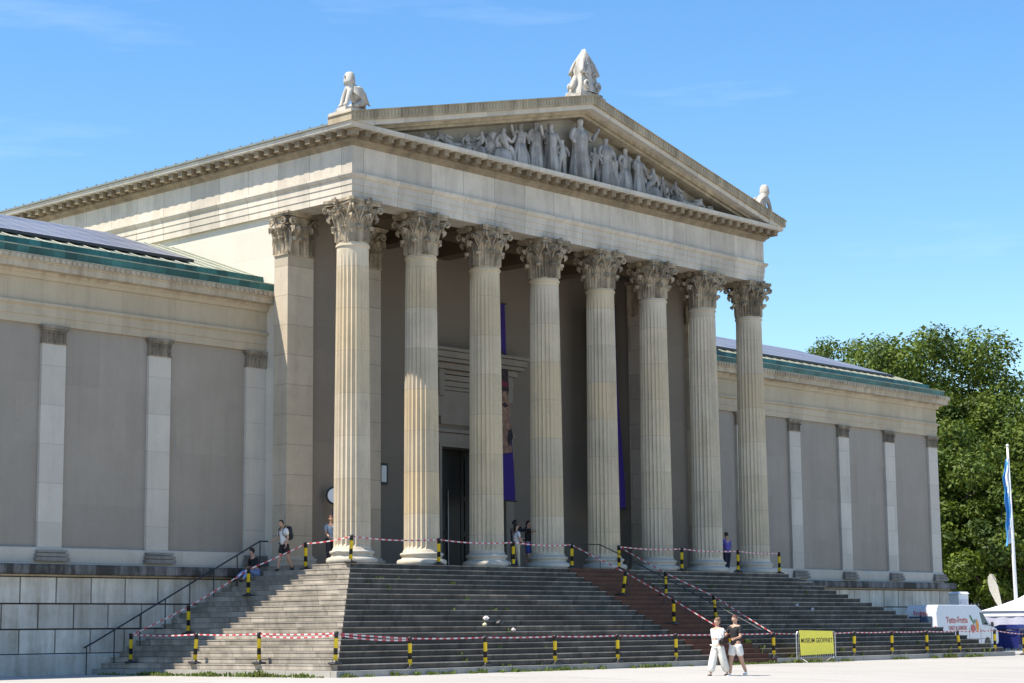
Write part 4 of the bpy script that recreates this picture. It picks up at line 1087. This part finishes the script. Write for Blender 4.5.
# seated person on the shaded side steps
def seated():
    x, y = -1.95, 3.1; z = stepz(-1.45, y)
    t = empty('person', (x, y, z), 0); tag(t, 'person in black top and light blue jeans sitting on the shaded side steps', 'person')
    N = [((.38,0,.12),.14),((.36,0,.32),.125),((.30,0,.50),.14),((.27,0,.60),.10),((.24,0,.69),.052),((.20,0,.80),.07),
         ((.30,-.10,.11),.10),((-.02,-.12,.20),.066),((-.30,-.12,-.12),.042),((.30,.10,.11),.10),((-.06,.12,.16),.066),((-.42,.12,-.10),.042),
         ((.27,-.19,.56),.06),((.18,-.26,.32),.042),((.02,-.20,.24),.03),((.27,.19,.56),.06),((.30,.28,.34),.042),((.14,.26,.22),.03)]
    E_ = [(0,1),(1,2),(2,3),(3,4),(4,5),(0,6),(6,7),(7,8),(0,9),(9,10),(10,11),(3,12),(12,13),(13,14),(3,15),(15,16),(16,17)]
    me = skin_mesh(N, E_, 1); b = MB(); b.smooth = True; b.mesh(me); b.lathe([(.01,.13),(.06,.11),(.08,.03),(.075,-.03),(.05,-.09),(.01,-.12)], 14, (.19,0,.82), sx=1.1)
    for hx, hy, hz in ((.02,-.20,.24),(.14,.26,.22)):
        for q in range(4): b.tube([(hx,hy-.03+q*.018,hz),(hx-.05,hy-.03+q*.018,hz-.01),(hx-.08,hy-.03+q*.018,hz-.03)], [.009,.009,.007], 6)
        b.tube([(hx,hy+.04,hz),(hx-.04,hy+.06,hz)], .01, 6)
    b.build('body', SK, t)
    me = skin_mesh([((.38,0,.14),.155),((.36,0,.32),.14),((.30,0,.50),.155),((.27,0,.60),.115),((.27,-.19,.56),.075),((.18,-.26,.32),.055),((.27,.19,.56),.075),((.30,.28,.34),.055)], [(0,1),(1,2),(2,3),(3,4),(4,5),(3,6),(6,7)], 1)
    b = MB(); b.smooth = True; b.mesh(me); b.build('jacket', cloth('black_jacket', (.018,.018,.02)), t)
    me = skin_mesh([((.38,0,.12),.15),((.30,-.10,.11),.115),((-.02,-.12,.20),.085),((-.28,-.12,-.10),.06),((.30,.10,.11),.115),((-.06,.12,.16),.085),((-.38,.12,-.08),.06)], [(0,1),(1,2),(2,3),(0,4),(4,5),(5,6)], 1)
    b = MB(); b.smooth = True; b.mesh(me); b.build('jeans', cloth('light_blue_jeans', (.20,.28,.50)), t)
    b = MB(); b.smooth = True; b.lathe([(.01,.14),(.07,.12),(.095,.04),(.09,-.02),(.07,-.05)], 14, (.205,0,.835), sx=1.05, cap=False); b.build('hair', HD, t)
    for p in ((-.30,-.12,-.12),(-.42,.12,-.10)):
        me = skin_mesh([((p[0]+.04,p[1],p[2]-.03),.042),((p[0]-.06,p[1],p[2]-.04),.042),((p[0]-.14,p[1],p[2]-.05),.032)], [(0,1),(1,2)], 1); b = MB(); b.smooth = True; b.mesh(me); b.build('shoe', M['black'], t)
seated()
# pair between third and fourth column
person((8.55, .35, 0), FACE(.75,-.25), 'dark haired woman in white top and beige trousers between the third and fourth columns', 1.66, ((.08,0),(-.05,.1)), ((.15,.1,.8),(.5,.12,1.2)),
       ('top', cloth('white_top', (.62,.62,.64)), False), ('trousers', cloth('beige_trousers', (.52,.46,.34)), 'long'), HD, 'long')
person((9.45, .55, 0), FACE(.5,-.75), 'man in black t-shirt and blue shorts pointing right, before the fourth column', 1.80, ((.1,0),(-.12,.05)), ((1.45,.55,.1),(1.1,.25,.5)),
       ('t_shirt', cloth('black_t_shirt', (.015,.014,.018)), False), ('shorts', cloth('blue_shorts', (.03,.06,.26)), 'short'), HD, 'short')
person((9.25, 1.05, 0), FACE(.9,-.2), 'tall dark clothed person holding up a phone behind the pointing man', 1.84, ((.0,0),(-.05,.1)), ((1.5,.1,1.1),(1.4,.1,1.1)),
       ('sweater', cloth('dark_sweater', (.03,.022,.035)), True), ('trousers', cloth('dark_blue_trousers', (.035,.04,.12)), 'long'), HD, 'short')
# person in blue at the right
person((21.85, .55, 0), FACE(.2,.9), 'person in violet blue top and dark trousers, seen from behind near the last column', 1.74, ((.1,0),(-.12,.12)), ((.1,.1,.5),(.3,.1,1.3)),
       ('sweater', cloth('violet_blue_top', (.13,.11,.42)), True), ('trousers', cloth('navy_trousers', (.025,.025,.05)), 'long'), HD, 'short')
# strolling couple on the plaza
cx, cy = 1.6, -14.0; gz = ground_z(cy)
person((cx+.27, cy+.25, gz), FACE(-.98,.05), 'light haired woman in white top and wide white trousers strolling on the plaza', 1.68, ((.32,.08),(-.26,.15)), ((-.25,.10,.15),(.35,.12,1.2)),
       ('top', cloth('white_blouse', (.80,.79,.77)), True), ('wide_trousers', cloth('white_linen', (.72,.69,.62)), 'wide'), HB, 'bun', cloth('brown_shoes', (.08,.05,.04)), sp=1.08)
person((cx+.74, cy-.05, gz-.0), FACE(-.98,.05), 'man in black t-shirt and white shorts walking beside the woman in white', 1.76, ((.24,.1),(-.28,.2)), ((.45,.22,1.3),(.2,.12,1.2)),
       ('t_shirt', cloth('black_tee', (.014,.014,.016)), False), ('shorts', cloth('white_shorts', (.74,.72,.68)), 'short'), HG, 'short', cloth('white_shoes', (.75,.74,.72)), sp=1.06)
t = empty('handbag', (cx+.16, cy+.04, gz+.90), .8); tag(t, 'small dark handbag carried at the waist of the woman in white', 'handbag')
m = MB(); m.smooth = True; m.lathe([(.02,0),(.13,.01),(.15,.08),(.13,.17),(.03,.19)], 12, sx=1, sy=.5); m.build('bag', cloth('dark_leather', (.03,.022,.02)), t)
m = MB(); m.tube([(-.12,0,.15),(-.10,0,.28),(0,0,.34),(.10,0,.28),(.12,0,.15)], .010, 6); m.build('strap', M['black'], t)

# ------------------------------------------------------------------ crowd barrier with sign
def crowd_barrier():
    X0, X1, Y = 14.30, 16.80, -8.0; t = empty('crowd_barrier', ((X0+X1)/2, Y, GROUND)); tag(t, 'steel crowd barrier carrying a yellow sign at the foot of the stairs', 'barrier')
    hw = (X1-X0)/2; m = MB()
    m.tube([(-hw,0,.12),(-hw,0,1.02),(-hw+.06,0,1.10),(hw-.06,0,1.10),(hw,0,1.02),(hw,0,.12)], .021, 8); m.tube([(-hw,0,.18),(hw,0,.18)], .018, 6)
    m.build('frame', M['steel'], t)
    m = MB(); n = 18
    for i in range(1, n): m.tube([(-hw+2*hw*i/n,0,.18),(-hw+2*hw*i/n,0,1.09)], .008, 5)
    m.build('bars', M['steel'], t)
    for sx in (-1, 1):
        m = MB(); m.tube([(sx*(hw-.25),-.30,.012),(sx*(hw-.2),-.05,.16),(sx*(hw-.2),.05,.16),(sx*(hw-.25),.30,.012)], .018, 6)
        m.tube([(sx*(hw-.2),0,.15),(sx*(hw-.2),0,.2)], .018, 6); m.build('foot', M['steel'], t)
    m = MB(); m.add([(-hw+.20,-.035,.26),(hw-.14,-.035,.30),(hw-.20,-.035,1.12),(-hw+.16,-.035,1.16),(-hw+.20,-.028,.26),(hw-.14,-.028,.30),(hw-.20,-.028,1.12),(-hw+.16,-.028,1.16)],
                    [(0,1,2,3),(7,6,5,4),(0,4,5,1),(1,5,6,2),(2,6,7,3),(3,7,4,0)])
    sign = m.build('sign', plain('yellow_sign_cloth', (.95,.82,.10), .7, var=.05), t)
    me = text_mesh('MUSEUM GEÖFFNET', .225, .002, .002); m = MB()
    m.mesh(me, Matrix.Translation((0, -.039, .78)) @ Matrix.Rotation(PI/2, 4, 'X')); m.build('lettering', M['black'], sign)
crowd_barrier()

# ------------------------------------------------------------------ van
def van():
    x0, y0 = 37.5, -.15; LN, W_, H_ = 6.2, 1.85, 2.26
    t = empty('delivery_van', (x0+LN*.93/2, y0+W_/2, GROUND)); tag(t, 'white delivery van with red lettering and painted vegetables, parked behind the stairs', 'van')
    X = lambda x: x-LN/2
    t.scale = (.93, 1, 1)
    side = [(0,.38),(0,.9),(.04,1.9),(.12,2.08),(.3,H_),(4.2,H_),(4.55,2.06),(5.35,1.30),(6.0,1.12),(6.18,.95),(6.2,.5),(6.1,.36),(5.45,.36)]
    def arch(cx, r=.36): return [(cx+r*math.cos(a), .36+r*math.sin(a)*.95) for a in [PI*k/8 for k in range(9)]]
    poly = side + arch(5.05) + arch(1.15)
    body = MB(); P = [(X(a), b) for a, b in poly]; n = len(P)
    hw = W_/2
    def ring(y, sc, ins): return [(x*(1-ins*.0), y, z) for x, z in P]
    ys_ = [(-hw, 1), (hw, 1)]
    vs = []
    for yy in (-hw, hw):
        for (x, z) in P:
            tw = .10*max(0, (z-1.15))/1.0      # sides lean in above the waist
            vs.append((x, yy - math.copysign(tw, yy), z))
    fs = [tuple(range(n)), tuple(range(2*n-1, n-1, -1))] + [(i, (i+1) % n, n+(i+1) % n, n+i) for i in range(n)]
    body.add(vs, fs); bd = body.build('body', plain('white_van_paint', (.63,.65,.69), .35, var=.05), t)
    mod = bd.modifiers.new('bevel', 'BEVEL'); mod.width = .05; mod.segments = 2; mod.limit_method = 'ANGLE'; mod.angle_limit = .6
    for cx in (1.15, 5.05):
        for sy in (-1, 1):
            m = MB(); m.lathe([(.20,-.11),(.30,-.11),(.335,-.08),(.335,.08),(.30,.11),(.20,.11)], 24); w_ = m.build('wheel', M['black'], t); w_.rotation_euler = (PI/2,0,0); w_.location = (X(cx), sy*(hw-.13), .335)
            m = MB(); m.lathe([(.19,-.06),(.205,.09),(.06,.07),(.05,.10)], 16); r = m.build('rim', M['steel'], w_); r.location = (0,0,0); r.rotation_euler = (0 if sy < 0 else PI, 0, 0)
    for sy in (-1, 1):
        y = sy*(hw+.004); tw = lambda z: -sy*.10*max(0, z-1.15)
        m = MB(); q = [(4.55,1.30),(5.22,1.30),(4.72,1.88),(4.38,1.92)]; m.add([(X(a), y+tw(b), b) for a, b in q]+[(X(a), y+tw(b)-sy*.02, b) for a, b in q], [(0,1,2,3),(4,7,6,5),(0,4,5,1),(1,5,6,2),(2,6,7,3),(3,7,4,0)]); m.build('side_window', M['glass'], t)
        m = MB(); m.lathe([(.06,-.12),(.09,0),(.06,.12)], 8, (X(5.25), sy*(hw+.16), 1.32), sx=.6); m.tube([(X(5.25),sy*(hw-.02),1.25),(X(5.25),sy*(hw+.14),1.3)], .02, 6); m.build('mirror', M['black'], t)
    m = MB(); a = Vector((X(4.60), 0, 2.02)); b = Vector((X(5.33), 0, 1.34)); nrm = Vector((.70,0,.72)).normalized(); 
    m.obox((a+b)/2+nrm*.01, (b-a).normalized(), (0,1,0), nrm, (b-a).length/2-.04, hw-.20, .012); m.build('windscreen', M['glass'], t)
    m = MB(); m.box(X(-.03), X(.01), -.62, -.03, 1.15, 1.72); m.box(X(-.03), X(.01), .03, .62, 1.15, 1.72); m.build('rear_window', plain('blue_rear_glass', (.05,.08,.13), .2), t)
    m = MB(); m.box(X(-.012), X(.03), -.012, .012, .5, 1.95); m.build('rear_door_gap', M['black'], t)
    for sy in (-1, 1):
        m = MB(); m.box(X(-.04), X(.02), sy*(hw-.12)-.05, sy*(hw-.12)+.05, .85, 1.25); m.build('tail_light', plain('red_lens', (.45,.02,.02), .3), t)
        m = MB(); m.box(X(6.12), X(6.22), sy*(hw-.3)-.15, sy*(hw-.3)+.15, .72, .92); m.build('headlight', M['white'], t)
    m = MB(); m.box(X(-.06), X(.04), -hw+.05, hw-.05, .36, .5); m.build('bumper', M['black'], t)
    m = MB()
    for xx in (3.15, 4.32, 5.42): m.box(X(xx)-.008, X(xx)+.008, -hw-.004, -hw+.01, .45, 1.15)
    m.box(X(.1), X(4.3), -hw-.004, -hw+.01, .62, .64); m.box(X(4.34), X(5.40), -hw-.004, -hw+.01, .62, .64); m.build('door_seams', M['black'], t)
    m = MB(); m.box(X(4.42), X(4.60), -hw-.03, -hw-.002, .98, 1.03); m.build('door_handle', M['black'], t)
    yy = -hw - .006
    redm = plain('red_lettering', (.50,.14,.12), .6)
    def T(x, z): return Matrix.Translation((X(x), yy + .10*max(0, z-1.15), z)) @ Matrix.Rotation(PI/2, 4, 'X')
    m = MB(); m.mesh(text_mesh('Tutto-Frutta', .42, .002, .008), T(2.0, 1.52)); m.mesh(text_mesh('OBST & GEMÜSE', .25, .002, .004), T(2.0, 1.15)); m.build('lettering', redm, t)
    m = MB(); m.smooth = True   # painted vegetables
    def disc(cx, cz, rx, rz_, rot=0, k=0.0):
        n = 16; vs = []
        for i in range(n):
            a = 2*PI*i/n; dx, dz = rx*math.cos(a), rz_*math.sin(a); vs.append((X(cx+dx*math.cos(rot)-dz*math.sin(rot)), yy-.002-k+.10*max(0, cz-1.15), cz+dx*math.sin(rot)+dz*math.cos(rot)))
        return vs
    for nm, mat, ds in (('painted_tomato', redm, [(3.55,1.12,.26,.20,0,0)]), ('painted_pepper', plain('orange_print', (.75,.30,.05), .6), [(4.0,1.25,.14,.32,.15,0.003)]), ('painted_leaf', plain('green_print', (.05,.20,.05), .6), [(3.48,1.58,.07,.26,.7,0.006),(3.72,1.44,.05,.15,-.6,.006)])):
        m = MB()
        for d in ds: m.add(disc(*d), [tuple(range(16))])
        m.build(nm, mat, t, recalc=False)
    m = MB(); m.mesh(text_mesh('Frutta', .30, .002, .006), Matrix.Translation((X(-.02), .0, 1.86)) @ Matrix.Rotation(-PI/2, 4, 'Z') @ Matrix.Rotation(PI/2, 4, 'X')); m.build('rear_lettering', redm, t)
van()

# ------------------------------------------------------------------ things right of the building
def cabin():
    x, y = ray_ground(957, 112); t = empty('portable_cabin', (x, y, GROUND), -.15); tag(t, 'narrow white cabin standing behind the van at the corner of the building', 'cabin')
    m = MB(); m.box(-.42,.42,-.45,.45,.12,3.0); m.build('walls', M['white'], t)
    m = MB(); m.add([(-.48,-.5,3.002),(.48,-.5,3.002),(.48,.5,3.002),(-.48,.5,3.002),(-.4,-.4,3.12),(.4,-.4,3.12),(.4,.4,3.12),(-.4,.4,3.12)], [(0,3,2,1),(4,5,6,7),(0,1,5,4),(1,2,6,5),(2,3,7,6),(3,0,4,7)]); m.build('roof', M['white'], t)
    m = MB(); m.box(-.32,.32,-.475,-.451,.2,2.7); d = m.build('door', plain('cabin_door', (.6,.62,.66), .5), t)
    m = MB(); m.box(.24,.28,-.50,-.476,1.25,1.45); m.build('handle', M['iron'], d)
    m = MB(); m.box(-.44,.44,-.47,.47,0,.118); m.build('skid', M['iron'], t)
cabin()
def tent():
    x, y = ray_ground(1047, 114); t = empty('party_tent', (x, y, GROUND), .25); tag(t, 'white peaked party tent at the right edge behind the blue bins', 'tent'); R = 2.9; e = 2.05
    m = MB(); n = 8; vs = []; rings = [(R+.08, e+.0), (R*.72, e+.32), (R*.45, e+.66), (R*.2, e+1.15), (.05, e+1.75)]
    for r, z in rings:
        for q in range(4):
            for j in range(4):
                c0 = [(-1,-1),(1,-1),(1,1),(-1,1)][q]; c1 = [(-1,-1),(1,-1),(1,1),(-1,1)][(q+1) % 4]; u = j/4; k = 1-.05*math.sin(PI*u)*(z > e+.1)
                vs.append(((c0[0]*(1-u)+c1[0]*u)*r*k, (c0[1]*(1-u)+c1[1]*u)*r*k, z))
    N_ = 16; fs = [(k*N_+i, k*N_+(i+1) % N_, (k+1)*N_+(i+1) % N_, (k+1)*N_+i) for k in range(len(rings)-1) for i in range(N_)] + [tuple((len(rings)-1)*N_+i for i in range(N_))]
    m.add(vs, fs); m.build('roof', M['tent'], t, recalc=False)
    m = MB()
    for a, b in (((-R,-R),(R,-R)),((R,-R),(R,R)),((R,R),(-R,R)),((-R,R),(-R,-R))):
        d = Vector((b[0]-a[0], b[1]-a[1], 0)).normalized(); c = Vector(((a[0]+b[0])/2, (a[1]+b[1])/2, e-.15)); m.obox(c, d, (-d.y,d.x,0), (0,0,1), R-.02, .01, .15)
    m.build('valance', M['tent'], t)
    m = MB()
    for a, b in (((-R,-R),(-R,R)),((-R,R),(R,R)),((-R,-R),(R,-R))):
        vs = []; n = 24; d = Vector((b[0]-a[0], b[1]-a[1], 0)); nn = Vector((-d.y,d.x,0)).normalized()
        for i in range(n+1):
            p = Vector((a[0],a[1],0)) + d*i/n - nn*.02 + nn*.02*math.sin(i*1.7); vs += [p+Vector((0,0,.02)), p+Vector((0,0,e-.31))]
        m.add(vs, [(2*i,2*i+2,2*i+3,2*i+1) for i in range(n)])
    m.build('side_wall', plain('tent_wall_cloth', (.55,.55,.66), .8, var=.04), t, recalc=False)
    for sx, sy in ((-1,-1),(1,-1),(1,1),(-1,1)):
        m = MB(); m.tube([(sx*(R-.05),sy*(R-.05),0),(sx*(R-.05),sy*(R-.05),e)], .035, 8); m.build('leg', M['steel'], t)
tent()
def bin_(px, dist, label, rz, s=1.):
    x, y = ray_ground(px, dist); t = empty('waste_container', (x, y, GROUND), rz); tag(t, label, 'waste container', 'blue waste containers')
    m = MB(); vs = []
    for (hx, hy, z) in ((.58,.42,.14),(.68,.53,1.08)):
        vs += [(-hx,-hy,z),(hx,-hy,z),(hx,hy,z),(-hx,hy,z)]
    m.add(vs, [(0,3,2,1),(4,5,6,7),(0,1,5,4),(1,2,6,5),(2,3,7,6),(3,0,4,7)])
    for q in (-.4,-.13,.13,.4): m.box(q-.02,q+.02,-.56,-.50,.3,1.0)
    m.build('body', M['blue_bin'], t)
    m = MB(); m.prism([(-.58,1.085),(.58,1.085),(.56,1.17),(.2,1.30),(-.2,1.30),(-.56,1.17)], 'x', -.72, .72); m.build('lid', M['blue_bin'], t)
    m = MB(); m.tube([(-.74,-.35,1.0),(-.80,-.2,1.02),(-.80,.2,1.02),(-.74,.35,1.0)], .02, 6); m.build('handle', M['iron'], t)
    for sx in (-1, 1):
        for sy in (-1, 1): m = MB(); m.lathe([(.04,-.02),(.09,-.02),(.09,.02),(.04,.02)], 12); w_ = m.build('wheel', M['black'], t); w_.rotation_euler = (PI/2,0,0); w_.location = (sx*.5, sy*.36, .09)
bin_(1013, 103, 'dark blue wheeled waste container right of the van cab, partly behind the last post', .1)
bin_(1002, 110, 'second blue waste container farther back, between van cab and tent', .5)
def flagpole():
    x, y = ray_ground(1014.5, 117); t = empty('flagpole', (x, y, GROUND), -.6); tag(t, 'tall white flagpole with a limp white and sky blue flag before the trees', 'flagpole')
    m = MB(); m.smooth = True; m.tube([(.12,0,0),(.06,0,6),(0,0,11.5)], [.12,.10,.06], 10); m.build('pole', M['white'], t)
    m = MB(); m.lathe([(.01,0),(.09,.05),(.09,.12),(.01,.18)], 10, (0,0,11.5)); m.build('finial', M['white'], t)
    m = MB(); m.smooth = True; nz, nx = 24, 10; vs = []
    for j in range(nz+1):
        z = 11.0 - 5.0*j/nz; wd = .20 + .38*min(1, j/5)*(1 - .25*math.sin(j*.5)**2)
        for i in range(nx+1):
            u = i/nx; vs.append((.06 - wd*u*.75 + .02*math.sin(j), .14*math.sin(u*9+j*.15) + .05, z - .25*u))
    for j in range(nz):
        for i in range(nx):
            m.cur = 1 if (u_ := (i+.5)/nx) > .42 + .22*math.sin(j*.33) else 0
            a = j*(nx+1)+i; n = len(m.v)
            m.f.append([a, a+1, a+nx+2, a+nx+1]); m.m.append(m.cur); m.sm.append(True)
    m.v = [tuple(v) for v in vs]
    m.build('flag', [M['white'], plain('sky_blue_cloth', (.07,.32,.66), .7)], t, recalc=False)
flagpole()
def feather():
    x, y = ray_ground(997, 116); t = empty('feather_flag', (x, y, GROUND), -.85); tag(t, 'small cream teardrop flag standing behind the tent', 'flag')
    m = MB(); m.tube([(.5,0,0),(.32,0,2.2),(.1,0,3.5),(-.2,0,4.1)], .02, 6); m.build('pole', M['iron'], t)
    m = MB(); n = 18; P = [(.30,2.2),(.18,3.1),(-.02,3.9),(-.16,4.15),(-.34,4.18),(-.45,4.0),(-.48,3.7),(-.38,3.2),(-.1,2.6),(.15,2.2)]
    m.prism(P, 'y', -.01, .01); m.build('cloth', plain('cream_cloth', (.60,.55,.45), .8), t)
feather()
def fence():
    x0, y0 = ray_ground(940, 124); x1, y1 = ray_ground(1075, 134); t = empty('picket_fence', (x0, y0, GROUND)); tag(t, 'dark iron fence with white tips along the trees behind the van', 'fence')
    d = Vector((x1-x0, y1-y0, 0)); ln = d.length; d.normalize(); n = int(ln/.32)
    m = MB()
    for z in (.35, 2.25): m.obox(d*ln/2+Vector((0,0,z)), d, (-d.y,d.x,0), (0,0,1), ln/2, .02, .03)
    for i in range(n): p = d*i*.32; m.tube([p, p+Vector((0,0,2.45))], .016, 4)
    m.build('bars', M['iron'], t)
    m = MB()
    for i in range(n): p = d*i*.32; m.lathe([(.01,0),(.06,.06),(.05,.12),(.01,.22)], 6, (p.x, p.y, 2.45))
    m.build('tips', M['white'], t)
fence()

# ------------------------------------------------------------------ litter and weeds
for x, y, lab, s, mt in ((1.55,-4.70,'crumpled white paper lying highest among the litter on the front stairs',.10,'white'),(1.80,-5.05,'dark bag lying in the middle of the litter on the front stairs',.13,'black'),
                     (2.15,-5.35,'small white scrap lying lowest in the litter on the front stairs',.07,'white'),(1.15,-5.02,'yellowish paper cup left of the litter on the front stairs',.07,'cup'),
                     (20.97,-3.51,'white paper scrap on the dark steps, the left one of two above the yellow sign',.07,'white'),(21.4,-3.95,'white paper scrap on the dark steps, the right one of two above the yellow sign',.07,'white')):
    m = MB(); rr = random.Random(int(x*77)); n = 10; vs = []
    for j, (r, z) in enumerate([(.3,0),(1,.3),(1.05,.8),(.7,1.3),(.2,1.6)]):
        for i in range(n): a = 2*PI*i/n; q = r*s*(rr.uniform(.7,1.2) if mt != 'cup' else 1); vs.append((q*math.cos(a), q*math.sin(a), z*s*rr.uniform(.85,1.1)))
    m.add(vs, [(k*n+i, k*n+(i+1) % n, (k+1)*n+(i+1) % n, (k+1)*n+i) for k in range(4) for i in range(n)] + [tuple(range(n)), tuple(4*n+i for i in range(n))])
    o = m.build({'white': 'paper_litter', 'black': 'dark_bag', 'cup': 'paper_cup'}[mt], {'white': M['tapewhite'], 'black': M['black'], 'cup': plain('cup_paper', (.7,.66,.4), .7)}[mt])
    o.location = (x, y, stepz(x, y)); tag(o, lab, 'litter')

m = MB(); rw = random.Random(5)
def tuft(x, y, z, h, n, spread):
    for _ in range(n):
        a = rw.uniform(0, 2*PI); r = spread*math.sqrt(rw.random()); bx, by = x+r*math.cos(a), y+r*math.sin(a); l_ = h*rw.uniform(.4,1.1); wv = .014+.02*rw.random(); ta = rw.uniform(0, 2*PI); lx, ly = rw.uniform(-.5,.5)*l_, rw.uniform(-.5,.5)*l_
        c, s_ = math.cos(ta)*wv, math.sin(ta)*wv
        m.add([(bx-c,by-s_,z),(bx+c,by+s_,z),(bx+lx*.5+c*1.3,by+ly*.5+s_*1.3,z+l_*.6),(bx+lx*.5-c*1.3,by+ly*.5-s_*1.3,z+l_*.6),(bx+lx,by+ly,z+l_)], [(0,1,2,3),(3,2,4)])
E0 = 1.0+RUN*(NST-1)+.06
y = 3.2
while y > -8.0:       # dense strip at the foot of the left side steps
    dens = 1 if (-6.9 < y < .6) else .5
    gg = .5+.5*math.sin(y*1.9+.6)*math.sin(y*.7+2)
    if rw.random() < .35+.6*gg: tuft(-E0-.12-rw.random()*.3, y, GROUND, (rw.uniform(.04,.12)+.16*gg*rw.random())*dens, int(20*dens), .26)
    y -= .16
x = -7.6
while x < 31:
    p = .35+.45*math.sin(x*.9)*math.sin(x*.37+1)
    if x > 17: p -= .30
    if rw.random() < p+.15: tuft(x, -E0-.06-rw.random()*.12, GROUND, rw.uniform(.05,.16)+(.05 if x > 23 else 0), 14, .14)
    x += .17
for _ in range(150):  # growing from the step joints
    k = rw.choice([1,2,3,4,6,8,12,15,16,17,18,18,18]); e = 1.0+RUN*k+.02
    if rw.random() < .3: yy = rw.uniform(-6, 1); xx = -e
    else: xx = rw.choice([rw.uniform(-2, 4), rw.uniform(13.5, 30), rw.uniform(13.5, 17), rw.uniform(23, 30)]); yy = -e
    if -e < xx < L+e and yy >= -e-.001: tuft(xx, yy, stepz(xx-.01 if yy > -e else xx, yy-.01), rw.uniform(.05,.15)+(.10 if (k >= 15 and 13 < xx < 30 and rw.random() < .3) else 0), 8, .10)
tag(m.build('weeds', M['weed'], recalc=False), kind='stuff')

# ------------------------------------------------------------------ trees
def make_tree(px, dist, top, crown_bot, halfw, seed, mat, label, nleaf=13000, size=.37, trunk=True):
    """px / dist place it; top, crown_bot metres above ground; halfw crown radius in metres"""
    x, y = ray_ground(px, dist); t = empty('broadleaf_tree', (x, y, GROUND)); tag(t, label, 'tree', 'trees behind the right wing')
    r = random.Random(seed); H = top-crown_bot; cz = (top+crown_bot)/2
    tr = MB(); tr.smooth = True; tr.tube([(0,0,-.1),(.1,.05,crown_bot*.5),(0,.1,crown_bot+.5),(.2,0,crown_bot+H*.55)], [.42,.32,.26,.10], 10)
    clumps = []
    for i in range(44):
        for _ in range(60):
            a = r.uniform(0, 2*PI); zf = r.uniform(-1, 1); prof = math.sqrt(max(0, 1-abs(zf)**2.4)); rad = prof*math.sqrt(r.uniform(.12, 1))
            p = Vector((math.cos(a)*rad*halfw*.86, math.sin(a)*rad*halfw*.86, cz + zf*H*.42)); cr = halfw*r.uniform(.22,.37)
            if all((p-q).length > (cr+qr)*.66 for q, qr in clumps): clumps.append((p, cr)); break
    for p, cr in clumps[:16]:
        b0 = Vector((0,0,crown_bot*.7+r.random()*H*.35)); mid = b0.lerp(p, .55)+Vector((r.uniform(-.4,.4), r.uniform(-.4,.4), .5)); tr.tube([b0, mid, p], [.15,.09,.03], 6)
    tr.build('trunk', M['bark'], t)
    vs = []; fs = []; tot = sum(c[1]**2 for c in clumps)
    for p, cr in clumps:
        for _ in range(int(nleaf*1.25*cr*cr/tot)):
            d = Vector((r.gauss(0,1), r.gauss(0,1), r.gauss(0,1))).normalized(); q = p + Vector((d.x, d.y, d.z*.75))*cr*(r.random()**.33)*r.uniform(.8,1.15)
            nrm = (d*.7 + Vector((r.gauss(0,.6), r.gauss(0,.6), r.gauss(0,.6)+.55))).normalized(); u = nrm.orthogonal().normalized(); u = Matrix.Rotation(r.uniform(0, 2*PI), 3, nrm) @ u; v = nrm.cross(u); s_ = size*r.uniform(.55,1.15)
            n = len(vs); vs += [q-u*s_*.5, q+v*s_*.28+nrm*s_*.08, q+u*s_*.5, q-v*s_*.28+nrm*s_*.08]; fs.append((n, n+1, n+2, n+3))
    me = bpy.data.meshes.new('crown'); me.from_pydata([tuple(v) for v in vs], [], fs); me.materials.append(mat); me.update(); link(bpy.data.objects.new('crown', me), t)
make_tree(846, 170, 26.9, 9, 5.6, 1, M['leaf2'], 'light green tree farthest back, its top just showing above the wing roof', 17000)
make_tree(814, 174, 26.0, 9, 4.0, 9, M['leaf2'], 'small treetop at the far left, just peeping over the wing roof', 6000)
make_tree(932, 138, 22.2, 6.5, 7.8, 2, M['leaf'], 'tallest dark green tree with a rounded top beyond the roof corner', 36000)
make_tree(886, 150, 21.0, 7, 6.0, 3, M['leaf'], 'tree standing close left of the tallest one behind the wing roof', 16000)
make_tree(978, 134, 16.8, 4, 5.2, 4, M['leaf'], 'tree right of the tallest one, between it and the flagpole', 28000)
make_tree(1032, 132, 16.6, 3.0, 6.0, 5, M['leaf2'], 'tree at the right edge of the picture behind the flagpole', 24000)
make_tree(955, 127, 14.4, 3.0, 4.6, 6, M['leaf2'], 'lower bright green tree beside the building corner', 16000)
make_tree(1002, 124, 10.0, 2.3, 4.0, 7, M['leaf'], 'low tree with hanging branches left of the flagpole', 14000)
make_tree(1075, 138, 17.5, 3, 6.5, 8, M['leaf'], 'broad tree mostly beyond the right edge of the picture', 14000)
# dark undergrowth below the trees, far wood behind
m = MB(); r = random.Random(3); vs = []; fs = []
for i in range(26000):
    px = r.uniform(925, 1120); dd = r.uniform(140, 165); x, y = ray_ground(px, dd); z = GROUND + r.random()**.8*(9.5+2.5*math.sin(px*.09))
    nrm = Vector((r.gauss(0,1), r.gauss(0,1), r.gauss(0,1)+.5)).normalized(); u = nrm.orthogonal().normalized(); v = nrm.cross(u); s_ = r.uniform(.35,.8); n = len(vs); q = Vector((x,y,z))
    vs += [q-u*s_*.5, q+v*s_*.35, q+u*s_*.5, q-v*s_*.35]; fs.append((n,n+1,n+2,n+3))
me = bpy.data.meshes.new('undergrowth'); me.from_pydata([tuple(v) for v in vs], [], fs); me.materials.append(M['leaf3']); me.update()
tag(link(bpy.data.objects.new('undergrowth', me)), kind='stuff')
